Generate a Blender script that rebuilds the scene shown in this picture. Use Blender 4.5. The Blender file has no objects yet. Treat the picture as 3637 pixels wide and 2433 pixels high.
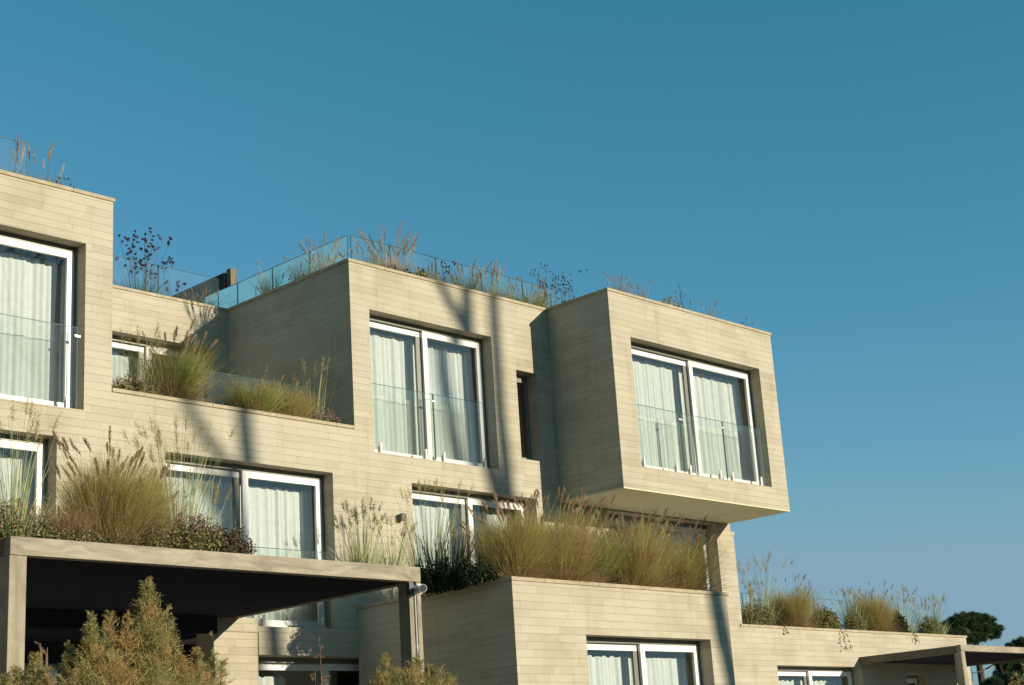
import bpy, math, random
import numpy as np
from mathutils import Vector, Matrix

S = bpy.context.scene
COL = S.collection
rnd = random.Random(7)

# ---------------------------------------------------------------- camera
YAW, PITCH, ROLL, FPX = 0.81891182, 0.28029158, -0.06502039, 5556.4
IW, IH = 3637, 2433
CAM = np.array([0.0, 0.0, 1.6])
_f = np.array([math.sin(YAW)*math.cos(PITCH), math.cos(YAW)*math.cos(PITCH), math.sin(PITCH)])
_r = np.array([math.cos(YAW), -math.sin(YAW), 0.0])
_u = np.cross(_r, _f)
_r2 = _r*math.cos(ROLL) + _u*math.sin(ROLL)
_u2 = -_r*math.sin(ROLL) + _u*math.cos(ROLL)
cam_d = bpy.data.cameras.new('camera')
cam = bpy.data.objects.new('camera', cam_d)
COL.objects.link(cam)
cam.matrix_world = Matrix(((_r2[0], _u2[0], -_f[0], CAM[0]), (_r2[1], _u2[1], -_f[1], CAM[1]),
                           (_r2[2], _u2[2], -_f[2], CAM[2]), (0, 0, 0, 1)))
cam_d.sensor_width = 36.0
cam_d.lens = FPX/IW*36.0
cam_d.clip_end = 3000
S.camera = cam

# ---------------------------------------------------------------- light
SX, SY, SZ = -0.318, 1.0, -0.255            # direction the sunlight travels
_l = math.sqrt(SX*SX+SY*SY+SZ*SZ)
SUN = Vector((SX/_l, SY/_l, SZ/_l))
elev = math.asin(-SUN.z)
azim = math.atan2(-SUN.x, -SUN.y)           # clockwise from +Y
w = bpy.data.worlds.new('World'); S.world = w; w.use_nodes = True
nt = w.node_tree; nt.nodes.clear()
sky = nt.nodes.new('ShaderNodeTexSky'); sky.sky_type = 'NISHITA'; sky.sun_disc = False
sky.sun_elevation = elev; sky.sun_rotation = azim
sky.air_density = 1.0; sky.dust_density = 0.6; sky.ozone_density = 1.6; sky.altitude = 0
# film-like rendering of the clear sky: per-channel contrast, the glow round the sun capped
sepc = nt.nodes.new('ShaderNodeSeparateColor'); comc = nt.nodes.new('ShaderNodeCombineColor')
nt.links.new(sky.outputs[0], sepc.inputs[0])
for i_, (k_, p_, top_) in enumerate(((0.50, 1.65, 2.3), (1.56, 0.78, 3.9), (1.39, 1.0, 5.0))):
    a_ = nt.nodes.new('ShaderNodeMath'); a_.operation = 'POWER'; a_.inputs[1].default_value = p_
    b_ = nt.nodes.new('ShaderNodeMath'); b_.operation = 'MULTIPLY'; b_.inputs[1].default_value = k_
    c_ = nt.nodes.new('ShaderNodeMath'); c_.operation = 'MINIMUM'; c_.inputs[1].default_value = top_
    nt.links.new(sepc.outputs[i_], a_.inputs[0]); nt.links.new(a_.outputs[0], b_.inputs[0])
    nt.links.new(b_.outputs[0], c_.inputs[0]); nt.links.new(c_.outputs[0], comc.inputs[i_])
bg = nt.nodes.new('ShaderNodeBackground'); bg.inputs[1].default_value = 0.089
wo = nt.nodes.new('ShaderNodeOutputWorld')
nt.links.new(comc.outputs[0], bg.inputs[0]); nt.links.new(bg.outputs[0], wo.inputs[0])
sun_d = bpy.data.lights.new('sun', 'SUN'); sun_d.energy = 4.95; sun_d.angle = math.radians(0.55)
sun_d.color = (1.0, 0.90, 0.72)
sun = bpy.data.objects.new('sun', sun_d); COL.objects.link(sun)
sun.rotation_euler = SUN.to_track_quat('-Z', 'Y').to_euler()
S.view_settings.view_transform = 'Standard'; S.view_settings.look = 'None'
S.view_settings.exposure = 0.17; S.view_settings.gamma = 1.0
S.render.engine = 'CYCLES'
S.cycles.max_bounces = 8; S.cycles.diffuse_bounces = 2; S.cycles.transparent_max_bounces = 24
S.cycles.caustics_reflective = False; S.cycles.caustics_refractive = False

# ---------------------------------------------------------------- helpers
def ray(px, py):
    return _r2*((px-IW/2)/FPX) - _u2*((py-IH/2)/FPX) + _f
def at(px, py, Y):
    v = ray(px, py); return CAM + v*(Y/v[1])
def atz(px, py, Z):
    v = ray(px, py); return CAM + v*((Z-CAM[2])/v[2])
def mpp(p):                                  # metres per photo pixel at a point
    return float(np.dot(np.array(p)-CAM, _f))/FPX

def tag(o, label=None, cat=None, group=None, kind=None):
    if label: o['label'] = label
    if cat: o['category'] = cat
    if group: o['group'] = group
    if kind: o['kind'] = kind
    return o
def empty(name, loc, label, cat, group=None):
    o = bpy.data.objects.new(name, None); o.empty_display_size = 0.2
    o.location = loc; COL.objects.link(o)
    return tag(o, label, cat, group)

class MB:
    def __init__(s): s.v = []; s.f = []; s.m = []
    def quad(s, a, b, c, d, m=0):
        n = len(s.v); s.v += [tuple(a), tuple(b), tuple(c), tuple(d)]; s.f.append((n, n+1, n+2, n+3)); s.m.append(m)
    def box(s, x0, x1, y0, y1, z0, z1, m=0):
        n = len(s.v)
        s.v += [(x, y, z) for z in (z0, z1) for y in (y0, y1) for x in (x0, x1)]
        for q in ((0,2,3,1),(4,5,7,6),(0,1,5,4),(2,6,7,3),(0,4,6,2),(1,3,7,5)):
            s.f.append(tuple(n+i for i in q)); s.m.append(m)
        return s
    def tube(s, pts, rads, seg=8, m=0, cap=True):
        pts = [Vector(p) for p in pts]; n0 = len(s.v)
        for i, p in enumerate(pts):
            t = (pts[min(i+1, len(pts)-1)]-pts[max(i-1, 0)]).normalized()
            a = t.orthogonal().normalized() if abs(t.z) > .99 else t.cross(Vector((0,0,1))).normalized()
            b = t.cross(a)
            for k in range(seg):
                an = 2*math.pi*k/seg
                s.v.append(tuple(p + (a*math.cos(an)+b*math.sin(an))*rads[i]))
        for i in range(len(pts)-1):
            for k in range(seg):
                k2 = (k+1) % seg
                s.f.append((n0+i*seg+k, n0+i*seg+k2, n0+(i+1)*seg+k2, n0+(i+1)*seg+k)); s.m.append(m)
        if cap:
            s.f.append(tuple(n0+k for k in range(seg))[::-1]); s.m.append(m)
            s.f.append(tuple(n0+(len(pts)-1)*seg+k for k in range(seg))); s.m.append(m)
        return s
    def wall(s, x0, x1, z0, z1, y0, y1, holes):
        """solid wall between planes y0 (front) and y1 with rectangular openings (a,b,c,d)=(x0,x1,z0,z1)"""
        xs = sorted({x0, x1} | {min(max(h[i], x0), x1) for h in holes for i in (0, 1)})
        zs = sorted({z0, z1} | {min(max(h[i], z0), z1) for h in holes for i in (2, 3)})
        def solid(i, j):
            if i < 0 or j < 0 or i >= len(xs)-1 or j >= len(zs)-1: return False
            cx = (xs[i]+xs[i+1])/2; cz = (zs[j]+zs[j+1])/2
            return not any(h[0] < cx < h[1] and h[2] < cz < h[3] for h in holes)
        for i in range(len(xs)-1):
            for j in range(len(zs)-1):
                if not solid(i, j): continue
                a, b, c, d = xs[i], xs[i+1], zs[j], zs[j+1]
                s.quad((a,y0,c),(b,y0,c),(b,y0,d),(a,y0,d)); s.quad((b,y1,c),(a,y1,c),(a,y1,d),(b,y1,d))
                if not solid(i-1, j): s.quad((a,y1,c),(a,y0,c),(a,y0,d),(a,y1,d))
                if not solid(i+1, j): s.quad((b,y0,c),(b,y1,c),(b,y1,d),(b,y0,d))
                if not solid(i, j-1): s.quad((a,y1,c),(b,y1,c),(b,y0,c),(a,y0,c))
                if not solid(i, j+1): s.quad((a,y0,d),(b,y0,d),(b,y1,d),(a,y1,d))
        return s
    def build(s, name, mats, parent=None, smooth=False, bevel=0, origin=None):
        me = bpy.data.meshes.new(name)
        o0 = Vector(origin) if origin is not None else Vector((0,0,0))
        vv = [tuple(Vector(v)-o0) for v in s.v] if origin is not None else s.v
        me.from_pydata(vv, [], s.f)
        mats = mats if isinstance(mats, (list, tuple)) else [mats]
        for m in mats: me.materials.append(m)
        if len(mats) > 1: me.polygons.foreach_set('material_index', s.m)
        if smooth: me.polygons.foreach_set('use_smooth', [True]*len(s.f))
        me.update()
        return link(name, me, parent, o0, bevel)

def link(name, me, parent=None, loc=(0,0,0), bevel=0):
    o = bpy.data.objects.new(name, me); COL.objects.link(o)
    if parent is not None:
        o.parent = parent
        o.location = Vector(loc) - wloc(parent)
    else: o.location = loc
    if bevel:
        b = o.modifiers.new('bevel', 'BEVEL'); b.width = bevel; b.segments = 2; b.limit_method = 'ANGLE'
    return o
def wloc(o):
    v = Vector((0,0,0))
    while o is not None: v += o.location; o = o.parent
    return v

# fast ribbon meshes (grass blades, hairs, needles)
class Ribbons:
    def __init__(s): s.V = []; s.F = []; s.n = 0; s.M = []
    def add(s, base, dirs, length, width, bend, segs=4, m=0, rng=None, tipw=0.15, midw=1.0):
        """base (N,3); dirs (N,3) start directions; bend (N,3) is added quadratically along the length"""
        N = len(base); t = np.linspace(0, 1, segs+1)
        base = np.asarray(base, float); dirs = np.asarray(dirs, float)
        dirs = dirs/np.linalg.norm(dirs, axis=1, keepdims=True)
        L = np.broadcast_to(np.asarray(length, float), (N,))[:, None, None]
        W = np.broadcast_to(np.asarray(width, float), (N,))[:, None, None]
        P = base[:, None, :] + dirs[:, None, :]*L*t[None, :, None] + np.asarray(bend)[:, None, :]*L*(t**2)[None, :, None]
        rv = rng.normal(size=(N, 3)); side = np.cross(dirs, rv); side /= np.linalg.norm(side, axis=1, keepdims=True)
        prof = (1-(1-tipw)*t**1.5)*np.where(t < .3, 1, midw)
        off = side[:, None, :]*W*prof[None, :, None]*0.5
        V = np.concatenate([P-off, P+off], axis=2).reshape(N, (segs+1)*2, 3)
        V = V.reshape(-1, 3)
        k = np.arange(segs)*2
        f = np.stack([k, k+1, k+3, k+2], 1)
        F = (f[None]+(np.arange(N)*(segs+1)*2)[:, None, None]).reshape(-1, 4)+s.n
        s.V.append(V); s.F.append(F); s.n += len(V); s.M.append(np.full(len(F), m))
        return P
    def cards(s, pos, size, m=0, rng=None, up=None, aspect=1.0):
        """leaf-shaped quads"""
        N = len(pos); a = rng.normal(size=(N, 3))
        if up is not None: a = a*0.6+up
        a /= np.linalg.norm(a, axis=1, keepdims=True)
        b = np.cross(a, rng.normal(size=(N, 3))); b /= np.linalg.norm(b, axis=1, keepdims=True)
        sz = np.broadcast_to(np.asarray(size, float), (N,))[:, None]
        a = a*sz; b = b*sz*0.5*aspect
        V = np.stack([pos, pos+a*.5+b, pos+a, pos+a*.5-b], 1).reshape(-1, 3)
        F = np.arange(N*4).reshape(-1, 4)+s.n
        s.V.append(V); s.F.append(F); s.n += len(V); s.M.append(np.full(len(F), m))
    def build(s, name, mats, parent=None, origin=(0,0,0)):
        V = np.concatenate(s.V)-np.array(origin)[None]; F = np.concatenate(s.F); M = np.concatenate(s.M)
        me = bpy.data.meshes.new(name)
        me.vertices.add(len(V)); me.vertices.foreach_set('co', V.astype(np.float32).ravel())
        me.loops.add(F.size); me.loops.foreach_set('vertex_index', F.astype(np.int32).ravel())
        me.polygons.add(len(F)); me.polygons.foreach_set('loop_start', np.arange(0, F.size, 4, dtype=np.int32))
        me.polygons.foreach_set('loop_total', np.full(len(F), 4, np.int32))
        mats = mats if isinstance(mats, (list, tuple)) else [mats]
        for m in mats: me.materials.append(m)
        me.polygons.foreach_set('material_index', M.astype(np.int32))
        me.update(calc_edges=True); me.validate()
        return link(name, me, parent, origin)

# ---------------------------------------------------------------- materials
def mat(name):
    m = bpy.data.materials.new(name); m.use_nodes = True
    nt = m.node_tree; b = nt.nodes['Principled BSDF']
    return m, nt, b
def N(nt, t, **kw):
    n = nt.nodes.new(t)
    for k, v in kw.items(): setattr(n, k, v)
    return n
def mth(nt, op, a, b=None, c=None):
    n = N(nt, 'ShaderNodeMath', operation=op)
    for i, v in enumerate((a, b, c)):
        if v is None: continue
        if hasattr(v, 'links'): nt.links.new(v, n.inputs[i])
        else: n.inputs[i].default_value = v
    return n.outputs[0]
def ramp(nt, fac, stops, interp='LINEAR'):
    n = N(nt, 'ShaderNodeValToRGB'); cr = n.color_ramp; cr.interpolation = interp
    while len(cr.elements) < len(stops): cr.elements.new(0.5)
    for e, (p, c) in zip(cr.elements, stops): e.position = p; e.color = (*c, 1)
    nt.links.new(fac, n.inputs[0]); return n.outputs[0]
def mixc(nt, fac, a, b, mode='MIX'):
    n = N(nt, 'ShaderNodeMix', data_type='RGBA', blend_type=mode)
    for i, v in ((0, fac), (6, a), (7, b)):
        if hasattr(v, 'links'): nt.links.new(v, n.inputs[i])
        else: n.inputs[i].default_value = v if i == 0 else (*v, 1)
    return n.outputs[2]
def noise(nt, vec, scale, detail=4, rough=.55):
    n = N(nt, 'ShaderNodeTexNoise'); n.inputs['Scale'].default_value = scale
    n.inputs['Detail'].default_value = detail; n.inputs['Roughness'].default_value = rough
    if vec is not None: nt.links.new(vec, n.inputs['Vector'])
    return n.outputs['Fac']
def mapping(nt, vec, scale):
    n = N(nt, 'ShaderNodeMapping'); n.inputs['Scale'].default_value = scale; nt.links.new(vec, n.inputs['Vector']); return n.outputs[0]
def comb(nt, x, y, z):
    n = N(nt, 'ShaderNodeCombineXYZ')
    for i, v in enumerate((x, y, z)):
        if hasattr(v, 'links'): nt.links.new(v, n.inputs[i])
        else: n.inputs[i].default_value = v
    return n.outputs[0]

def board_wall(name='board_cladding', h=0.121, base=(0.47, 0.422, 0.325), lo=(0.435, 0.387, 0.295), hi=(0.495, 0.445, 0.345)):
    m, nt, b = mat(name)
    g = N(nt, 'ShaderNodeNewGeometry'); sp = N(nt, 'ShaderNodeSeparateXYZ'); nt.links.new(g.outputs['Position'], sp.inputs[0])
    x, y, z = sp.outputs
    wob = mth(nt, 'MULTIPLY', mth(nt, 'SUBTRACT', noise(nt, mapping(nt, g.outputs['Position'], (.9, .9, .9)), 1.0, 2), .5), 0.012)
    u = mth(nt, 'ADD', x, y); v = mth(nt, 'DIVIDE', mth(nt, 'ADD', mth(nt, 'ADD', z, 10.0), wob), h)
    row = mth(nt, 'FLOOR', v); fv = mth(nt, 'FRACT', v)
    wn = N(nt, 'ShaderNodeTexWhiteNoise', noise_dimensions='1D'); nt.links.new(row, wn.inputs['W'])
    ln = mth(nt, 'ADD', mth(nt, 'MULTIPLY', wn.outputs['Value'], 0.55), 0.62)
    u2 = mth(nt, 'DIVIDE', mth(nt, 'ADD', u, mth(nt, 'MULTIPLY', wn.outputs['Value'], 37.0)), ln)
    cell = mth(nt, 'FLOOR', u2); fu = mth(nt, 'FRACT', u2)
    wn2 = N(nt, 'ShaderNodeTexWhiteNoise', noise_dimensions='2D'); nt.links.new(comb(nt, row, cell, 0.0), wn2.inputs['Vector'])
    # per-board lightness, a few clearly paler or browner boards
    col = ramp(nt, wn2.outputs['Value'], [(0.0, lo), (0.12, tuple(.5*(p+q) for p, q in zip(lo, base))), (0.35, base), (0.75, tuple(p*1.05 for p in base)), (1.0, hi)])
    grain = noise(nt, comb(nt, mth(nt, 'MULTIPLY', u, 2.2), mth(nt, 'MULTIPLY', z, 60.0), mth(nt, 'MULTIPLY', cell, 3.7)), 1.0, 5, .65)
    col = mixc(nt, 1.0, col, ramp(nt, grain, [(.25, (.92, .91, .89)), (.6, (1.02, 1.02, 1.0)), (.8, (1.05, 1.05, 1.04))]), 'MULTIPLY')
    blot = noise(nt, g.outputs['Position'], 0.85, 6, .6)
    col = mixc(nt, 1.0, col, ramp(nt, blot, [(.32, (.86, .83, .78)), (.52, (1, 1, 1)), (.72, (1.05, 1.05, 1.05))]), 'MULTIPLY')
    drip = noise(nt, comb(nt, mth(nt, 'MULTIPLY', u, 5.0), mth(nt, 'MULTIPLY', z, .5), 0.0), 1.0, 4, .6)
    col = mixc(nt, 1.0, col, ramp(nt, drip, [(.28, (.90, .88, .84)), (.45, (1, 1, 1))]), 'MULTIPLY')
    dv = mth(nt, 'MULTIPLY', mth(nt, 'MINIMUM', fv, mth(nt, 'SUBTRACT', 1.0, fv)), h)
    du = mth(nt, 'MULTIPLY', mth(nt, 'MINIMUM', fu, mth(nt, 'SUBTRACT', 1.0, fu)), ln)
    jn = noise(nt, comb(nt, mth(nt, 'MULTIPLY', u, 1.3), row, 3.0), 1.0, 2)
    hw = mth(nt, 'ADD', mth(nt, 'MULTIPLY', jn, 0.0065), 0.0002)
    jv = mth(nt, 'LESS_THAN', dv, hw); ju = mth(nt, 'MULTIPLY', mth(nt, 'LESS_THAN', du, 0.0035), 0.75)
    j = mth(nt, 'MAXIMUM', jv, ju)
    col = mixc(nt, mth(nt, 'MULTIPLY', j, 0.55), col, (0.22, 0.17, 0.115))
    nt.links.new(col, b.inputs['Base Color'])
    b.inputs['Roughness'].default_value = 0.85; b.inputs['Specular IOR Level'].default_value = 0.25
    hgt = mth(nt, 'ADD', mth(nt, 'MULTIPLY', grain, .35), mth(nt, 'ADD', mth(nt, 'MULTIPLY', j, -1.0), mth(nt, 'MULTIPLY', wn2.outputs['Value'], .5)))
    bp = N(nt, 'ShaderNodeBump'); bp.inputs['Strength'].default_value = .5; bp.inputs['Distance'].default_value = .006
    nt.links.new(hgt, bp.inputs['Height']); nt.links.new(bp.outputs[0], b.inputs['Normal'])
    return m
def rough_mat(name, c1, c2, scale=6, stretch=(1,1,1), rough=.8, bump=.2, spec=.3):
    m, nt, b = mat(name); g = N(nt, 'ShaderNodeNewGeometry')
    v = mapping(nt, g.outputs['Position'], stretch)
    n = noise(nt, v, scale, 6, .62)
    nt.links.new(ramp(nt, n, [(.3, c1), (.7, c2)]), b.inputs['Base Color'])
    b.inputs['Roughness'].default_value = rough; b.inputs['Specular IOR Level'].default_value = spec
    if bump:
        bp = N(nt, 'ShaderNodeBump'); bp.inputs['Strength'].default_value = bump; bp.inputs['Distance'].default_value = .01
        nt.links.new(n, bp.inputs['Height']); nt.links.new(bp.outputs[0], b.inputs['Normal'])
    return m
def timber(name, c1, c2, axis='x'):
    m, nt, b = mat(name); g = N(nt, 'ShaderNodeNewGeometry')
    st = (.35, 8, 8) if axis == 'x' else ((8, 8, .35) if axis == 'z' else (8, .35, 8))
    warp = noise(nt, mapping(nt, g.outputs['Position'], (.8, .8, .8)), 1.2, 2)
    v = N(nt, 'ShaderNodeVectorMath', operation='ADD'); nt.links.new(mapping(nt, g.outputs['Position'], st), v.inputs[0])
    nt.links.new(comb(nt, 0.0, mth(nt, 'MULTIPLY', warp, 4.0), mth(nt, 'MULTIPLY', warp, 4.0)), v.inputs[1])
    n = noise(nt, v.outputs[0], 1.6, 7, .7)
    col = ramp(nt, n, [(.28, c1), (.5, tuple((a+b_)/2 for a, b_ in zip(c1, c2))), (.72, c2)])
    bl = noise(nt, g.outputs['Position'], 2.0, 4)
    col = mixc(nt, 1.0, col, ramp(nt, bl, [(.3, (.82, .8, .76)), (.6, (1.04, 1.04, 1.04))]), 'MULTIPLY')
    nt.links.new(col, b.inputs['Base Color']); b.inputs['Roughness'].default_value = .8
    b.inputs['Specular IOR Level'].default_value = .2
    bp = N(nt, 'ShaderNodeBump'); bp.inputs['Strength'].default_value = .35; bp.inputs['Distance'].default_value = .006
    nt.links.new(n, bp.inputs['Height']); nt.links.new(bp.outputs[0], b.inputs['Normal'])
    return m
def simple(name, c, rough=.5, metal=0, spec=.5):
    m, nt, b = mat(name); g = N(nt, 'ShaderNodeNewGeometry')
    n = noise(nt, g.outputs['Position'], 9, 4)
    nt.links.new(ramp(nt, n, [(.3, tuple(k*.92 for k in c)), (.7, tuple(min(k*1.04, 1) for k in c))]), b.inputs['Base Color'])
    b.inputs['Roughness'].default_value = rough; b.inputs['Metallic'].default_value = metal; b.inputs['Specular IOR Level'].default_value = spec
    return m
def glass(name, tintc, refl_tint=(1, 1, 1), ior=1.5, body=0.0, bodyc=(.3, .5, .48), coat=0.0):
    m = bpy.data.materials.new(name); m.use_nodes = True; nt = m.node_tree; nt.nodes.clear()
    out = N(nt, 'ShaderNodeOutputMaterial')
    tr = N(nt, 'ShaderNodeBsdfTransparent'); tr.inputs[0].default_value = (*tintc, 1)
    gl = N(nt, 'ShaderNodeBsdfGlossy'); gl.inputs['Roughness'].default_value = 0.0; gl.inputs['Color'].default_value = (*refl_tint, 1)
    fr = N(nt, 'ShaderNodeFresnel'); fr.inputs[0].default_value = ior
    mx = N(nt, 'ShaderNodeMixShader'); nt.links.new(mth(nt, 'ADD', fr.outputs[0], coat), mx.inputs[0]); nt.links.new(tr.outputs[0], mx.inputs[1]); nt.links.new(gl.outputs[0], mx.inputs[2])
    last = mx.outputs[0]
    if body:
        df = N(nt, 'ShaderNodeBsdfDiffuse'); df.inputs[0].default_value = (*bodyc, 1)
        g = N(nt, 'ShaderNodeNewGeometry')
        m2 = N(nt, 'ShaderNodeMixShader'); nt.links.new(mth(nt, 'MULTIPLY', ramp(nt, noise(nt, g.outputs['Position'], 2.5, 4), [(.3, (.5, .5, .5)), (.7, (1, 1, 1))]), body), m2.inputs[0])
        nt.links.new(last, m2.inputs[1]); nt.links.new(df.outputs[0], m2.inputs[2]); last = m2.outputs[0]
    nt.links.new(last, out.inputs[0]); return m
def leafmat(name, stops, transl=.35, patch=None, pscale=2.5, rough=.6):
    """colour varies from blade to blade; patch = other stops used in irregular clumps"""
    m = bpy.data.materials.new(name); m.use_nodes = True; nt = m.node_tree; nt.nodes.clear()
    out = N(nt, 'ShaderNodeOutputMaterial'); g = N(nt, 'ShaderNodeNewGeometry')
    c = ramp(nt, g.outputs['Random Per Island'], stops)
    if patch:
        p = noise(nt, g.outputs['Position'], pscale, 3)
        sel = ramp(nt, p, [(.44, (0, 0, 0)), (.58, (1, 1, 1))])
        c = mixc(nt, sel, c, ramp(nt, g.outputs['Random Per Island'], patch))
    df = N(nt, 'ShaderNodeBsdfDiffuse'); tl = N(nt, 'ShaderNodeBsdfTranslucent')
    nt.links.new(c, df.inputs[0]); nt.links.new(c, tl.inputs[0])
    mx = N(nt, 'ShaderNodeMixShader'); mx.inputs[0].default_value = transl
    nt.links.new(df.outputs[0], mx.inputs[1]); nt.links.new(tl.outputs[0], mx.inputs[2]); nt.links.new(mx.outputs[0], out.inputs[0])
    return m

WALL = board_wall()
COPING = rough_mat('coping_stone', (.34, .28, .18), (.50, .42, .29), 5, (1,1,1), .8, .3)
_nt = COPING.node_tree; _b = _nt.nodes['Principled BSDF']; _g = N(_nt, 'ShaderNodeNewGeometry'); _s = N(_nt, 'ShaderNodeSeparateXYZ')
_nt.links.new(_g.outputs['Position'], _s.inputs[0]); _src = _b.inputs['Base Color'].links[0].from_socket
_fr = mth(_nt, 'FRACT', mth(_nt, 'DIVIDE', mth(_nt, 'ADD', _s.outputs[0], _s.outputs[1]), 1.27))
_nt.links.new(mixc(_nt, mth(_nt, 'MULTIPLY', mth(_nt, 'LESS_THAN', _fr, .010), .8), _src, (.10, .08, .05)), _b.inputs['Base Color'])
SOFFIT = rough_mat('soffit_render', (.66, .60, .40), (.74, .68, .47), 3, (1,1,1), .9, .15)
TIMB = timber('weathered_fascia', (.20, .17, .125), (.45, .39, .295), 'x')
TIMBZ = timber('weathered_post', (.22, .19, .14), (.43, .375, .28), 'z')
TIMBY = timber('weathered_beam_shade_toned', (.11, .09, .065), (.22, .18, .13), 'y')  # darker than the fascia timber: the beams' shade is put into the colour
SHADEDARK = rough_mat('shade_dark_boards', (.030, .029, .040), (.052, .050, .064), 4, (1, 6, 1), .95, .2, 0.0)  # near-black bluish: deep shade under pergolas and in porch put into colour
WHITE = simple('white_window_paint', (.88, .86, .82), .35)
GREY = simple('grey_aluminium', (.20, .20, .17), .45, .3)
STEEL = simple('brushed_steel', (.62, .60, .55), .35, .6)
STEELD = simple('dull_dark_metal', (.10, .10, .11), .4, .5)
ROOM = simple('room_plaster', (.58, .57, .54), .9)
CURT = simple('white_sheer_curtain', (.88, .87, .83), .95, 0, .1)
PANE = glass('window_glass', (.88, .93, .91), (.97, 1.0, .93), 1.6, coat=0.13)
PANEB = glass('balustrade_glass', (.925, .966, .955), (.95, 1, .97), 1.45, 0.05, (.60, .68, .65), coat=.035)
EDGE = simple('glass_edge', (.05, .12, .11), .2)
SOIL = rough_mat('planter_soil', (.03, .022, .015), (.07, .055, .035), 14, (1,1,1), .95, .5)
BARK = rough_mat('pine_bark', (.05, .035, .025), (.14, .10, .075), 8, (3, 3, .6), .9, .6)
TWIG = rough_mat('twig_bark', (.10, .07, .045), (.20, .14, .09), 10, (1,1,1), .9, .2)
GROUND = rough_mat('dry_lawn', (.045, .05, .02), (.10, .095, .045), 1.2, (1,1,1), .95, .5)
DARKWALL = rough_mat('dark_screen_boards', (.035, .033, .028), (.07, .062, .05), 5, (1, .3, 6), .8, .3)
# plants
FOUNT = leafmat('fountain_grass_blades', [(0, (.26, .24, .07)), (.35, (.45, .39, .11)), (.7, (.60, .50, .18)), (1, (.74, .64, .34))], .48,
                patch=[(0, (.24, .18, .08)), (.5, (.48, .35, .14)), (1, (.66, .52, .26))], pscale=2.1)
FOUNTG = leafmat('green_grass_blades', [(0, (0.16, 0.189, 0.0508)), (.5, (0.319, 0.348, 0.102)), (.85, (0.478, 0.45, 0.145)), (1, (0.609, 0.522, 0.232))], .35,
                 patch=[(0, (0.246, 0.189, 0.0725)), (.5, (0.392, 0.304, 0.131)), (1, (0.551, 0.435, 0.203))], pscale=2.2)
DRYB = leafmat('dry_basal_blades', [(0, (0.182, 0.117, 0.052)), (.5, (0.39, 0.26, 0.13)), (1, (0.585, 0.442, 0.234))], .3)
PLUME = leafmat('feather_plumes', [(0, (.30, .20, .12)), (.5, (.50, .35, .22)), (1, (.66, .50, .34))], .4)
PLUMEP = leafmat('pale_plumes', [(0, (.46, .36, .26)), (.5, (.62, .50, .38)), (1, (.74, .64, .50))], .4)
REED = leafmat('reed_stems', [(0, (0.208, 0.272, 0.144)), (.4, (0.352, 0.416, 0.208)), (.8, (0.576, 0.576, 0.288)), (1, (0.8, 0.704, 0.352))], .25)
PANI = leafmat('airy_panicles', [(0, (.36, .27, .10)), (.5, (.52, .40, .17)), (1, (.62, .52, .26))], .4)
SEDL = leafmat('stonecrop_leaves', [(0, (0.065, 0.091, 0.0325)), (.4, (0.169, 0.195, 0.065)), (.75, (0.312, 0.286, 0.117)), (1, (0.39, 0.247, 0.117))], .2)
SEDF = leafmat('purple_flowers', [(0, (0.144, 0.072, 0.096)), (.5, (0.288, 0.156, 0.192)), (1, (0.456, 0.288, 0.312))], .2)
DARKL = leafmat('dark_green_leaves', [(0, (.015, .025, .015)), (.6, (.035, .05, .028)), (1, (.07, .09, .045))], .15)
SILV = leafmat('silver_leaves', [(0, (.20, .22, .14)), (.6, (.36, .37, .25)), (1, (.5, .5, .36))], .2)
VERBS = leafmat('verbena_stems', [(0, (.06, .09, .045)), (.6, (.13, .16, .08)), (1, (.22, .24, .12))], .2)
VERBF = leafmat('verbena_heads', [(0, (.025, .015, .03)), (.6, (.06, .03, .06)), (1, (.13, .07, .11))], .1)
TAMA = leafmat('tamarisk_twigs', [(0, (.20, .22, .09)), (.4, (.36, .36, .14)), (.75, (.50, .44, .18)), (1, (.64, .54, .28))], .45,
               patch=[(0, (.34, .23, .09)), (.5, (.58, .40, .16)), (1, (.70, .52, .28))], pscale=4.0)
TAMR = leafmat('tamarisk_red_tips', [(0, (.20, .13, .07)), (.6, (.40, .22, .14)), (1, (.55, .32, .22))], .3)
PINEN = leafmat('pine_needles', [(0, (.02, .04, .02)), (.5, (.05, .085, .035)), (1, (.10, .14, .06))], .2)

# ---------------------------------------------------------------- ground and sky side
g = MB()
gx = [-1500, -300, -80, -30, -10, 0, 10, 20, 30, 45, 60, 100, 300, 1500]
gy = [-1500, -300, -80, -30, -10, 0, 4, 8, 11, 14, 17, 20, 30, 60, 120, 400, 1500]
def gz(x, y):
    t = min(max((y-3)/9.0, 0), 1); return 1.15*t*t*(3-2*t)
for i in range(len(gx)-1):
    for j in range(len(gy)-1):
        g.quad(*[(x, y, gz(x, y)) for x, y in ((gx[i], gy[j]), (gx[i+1], gy[j]), (gx[i+1], gy[j+1]), (gx[i], gy[j+1]))])
tag(g.build('ground', GROUND), kind='structure')

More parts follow.
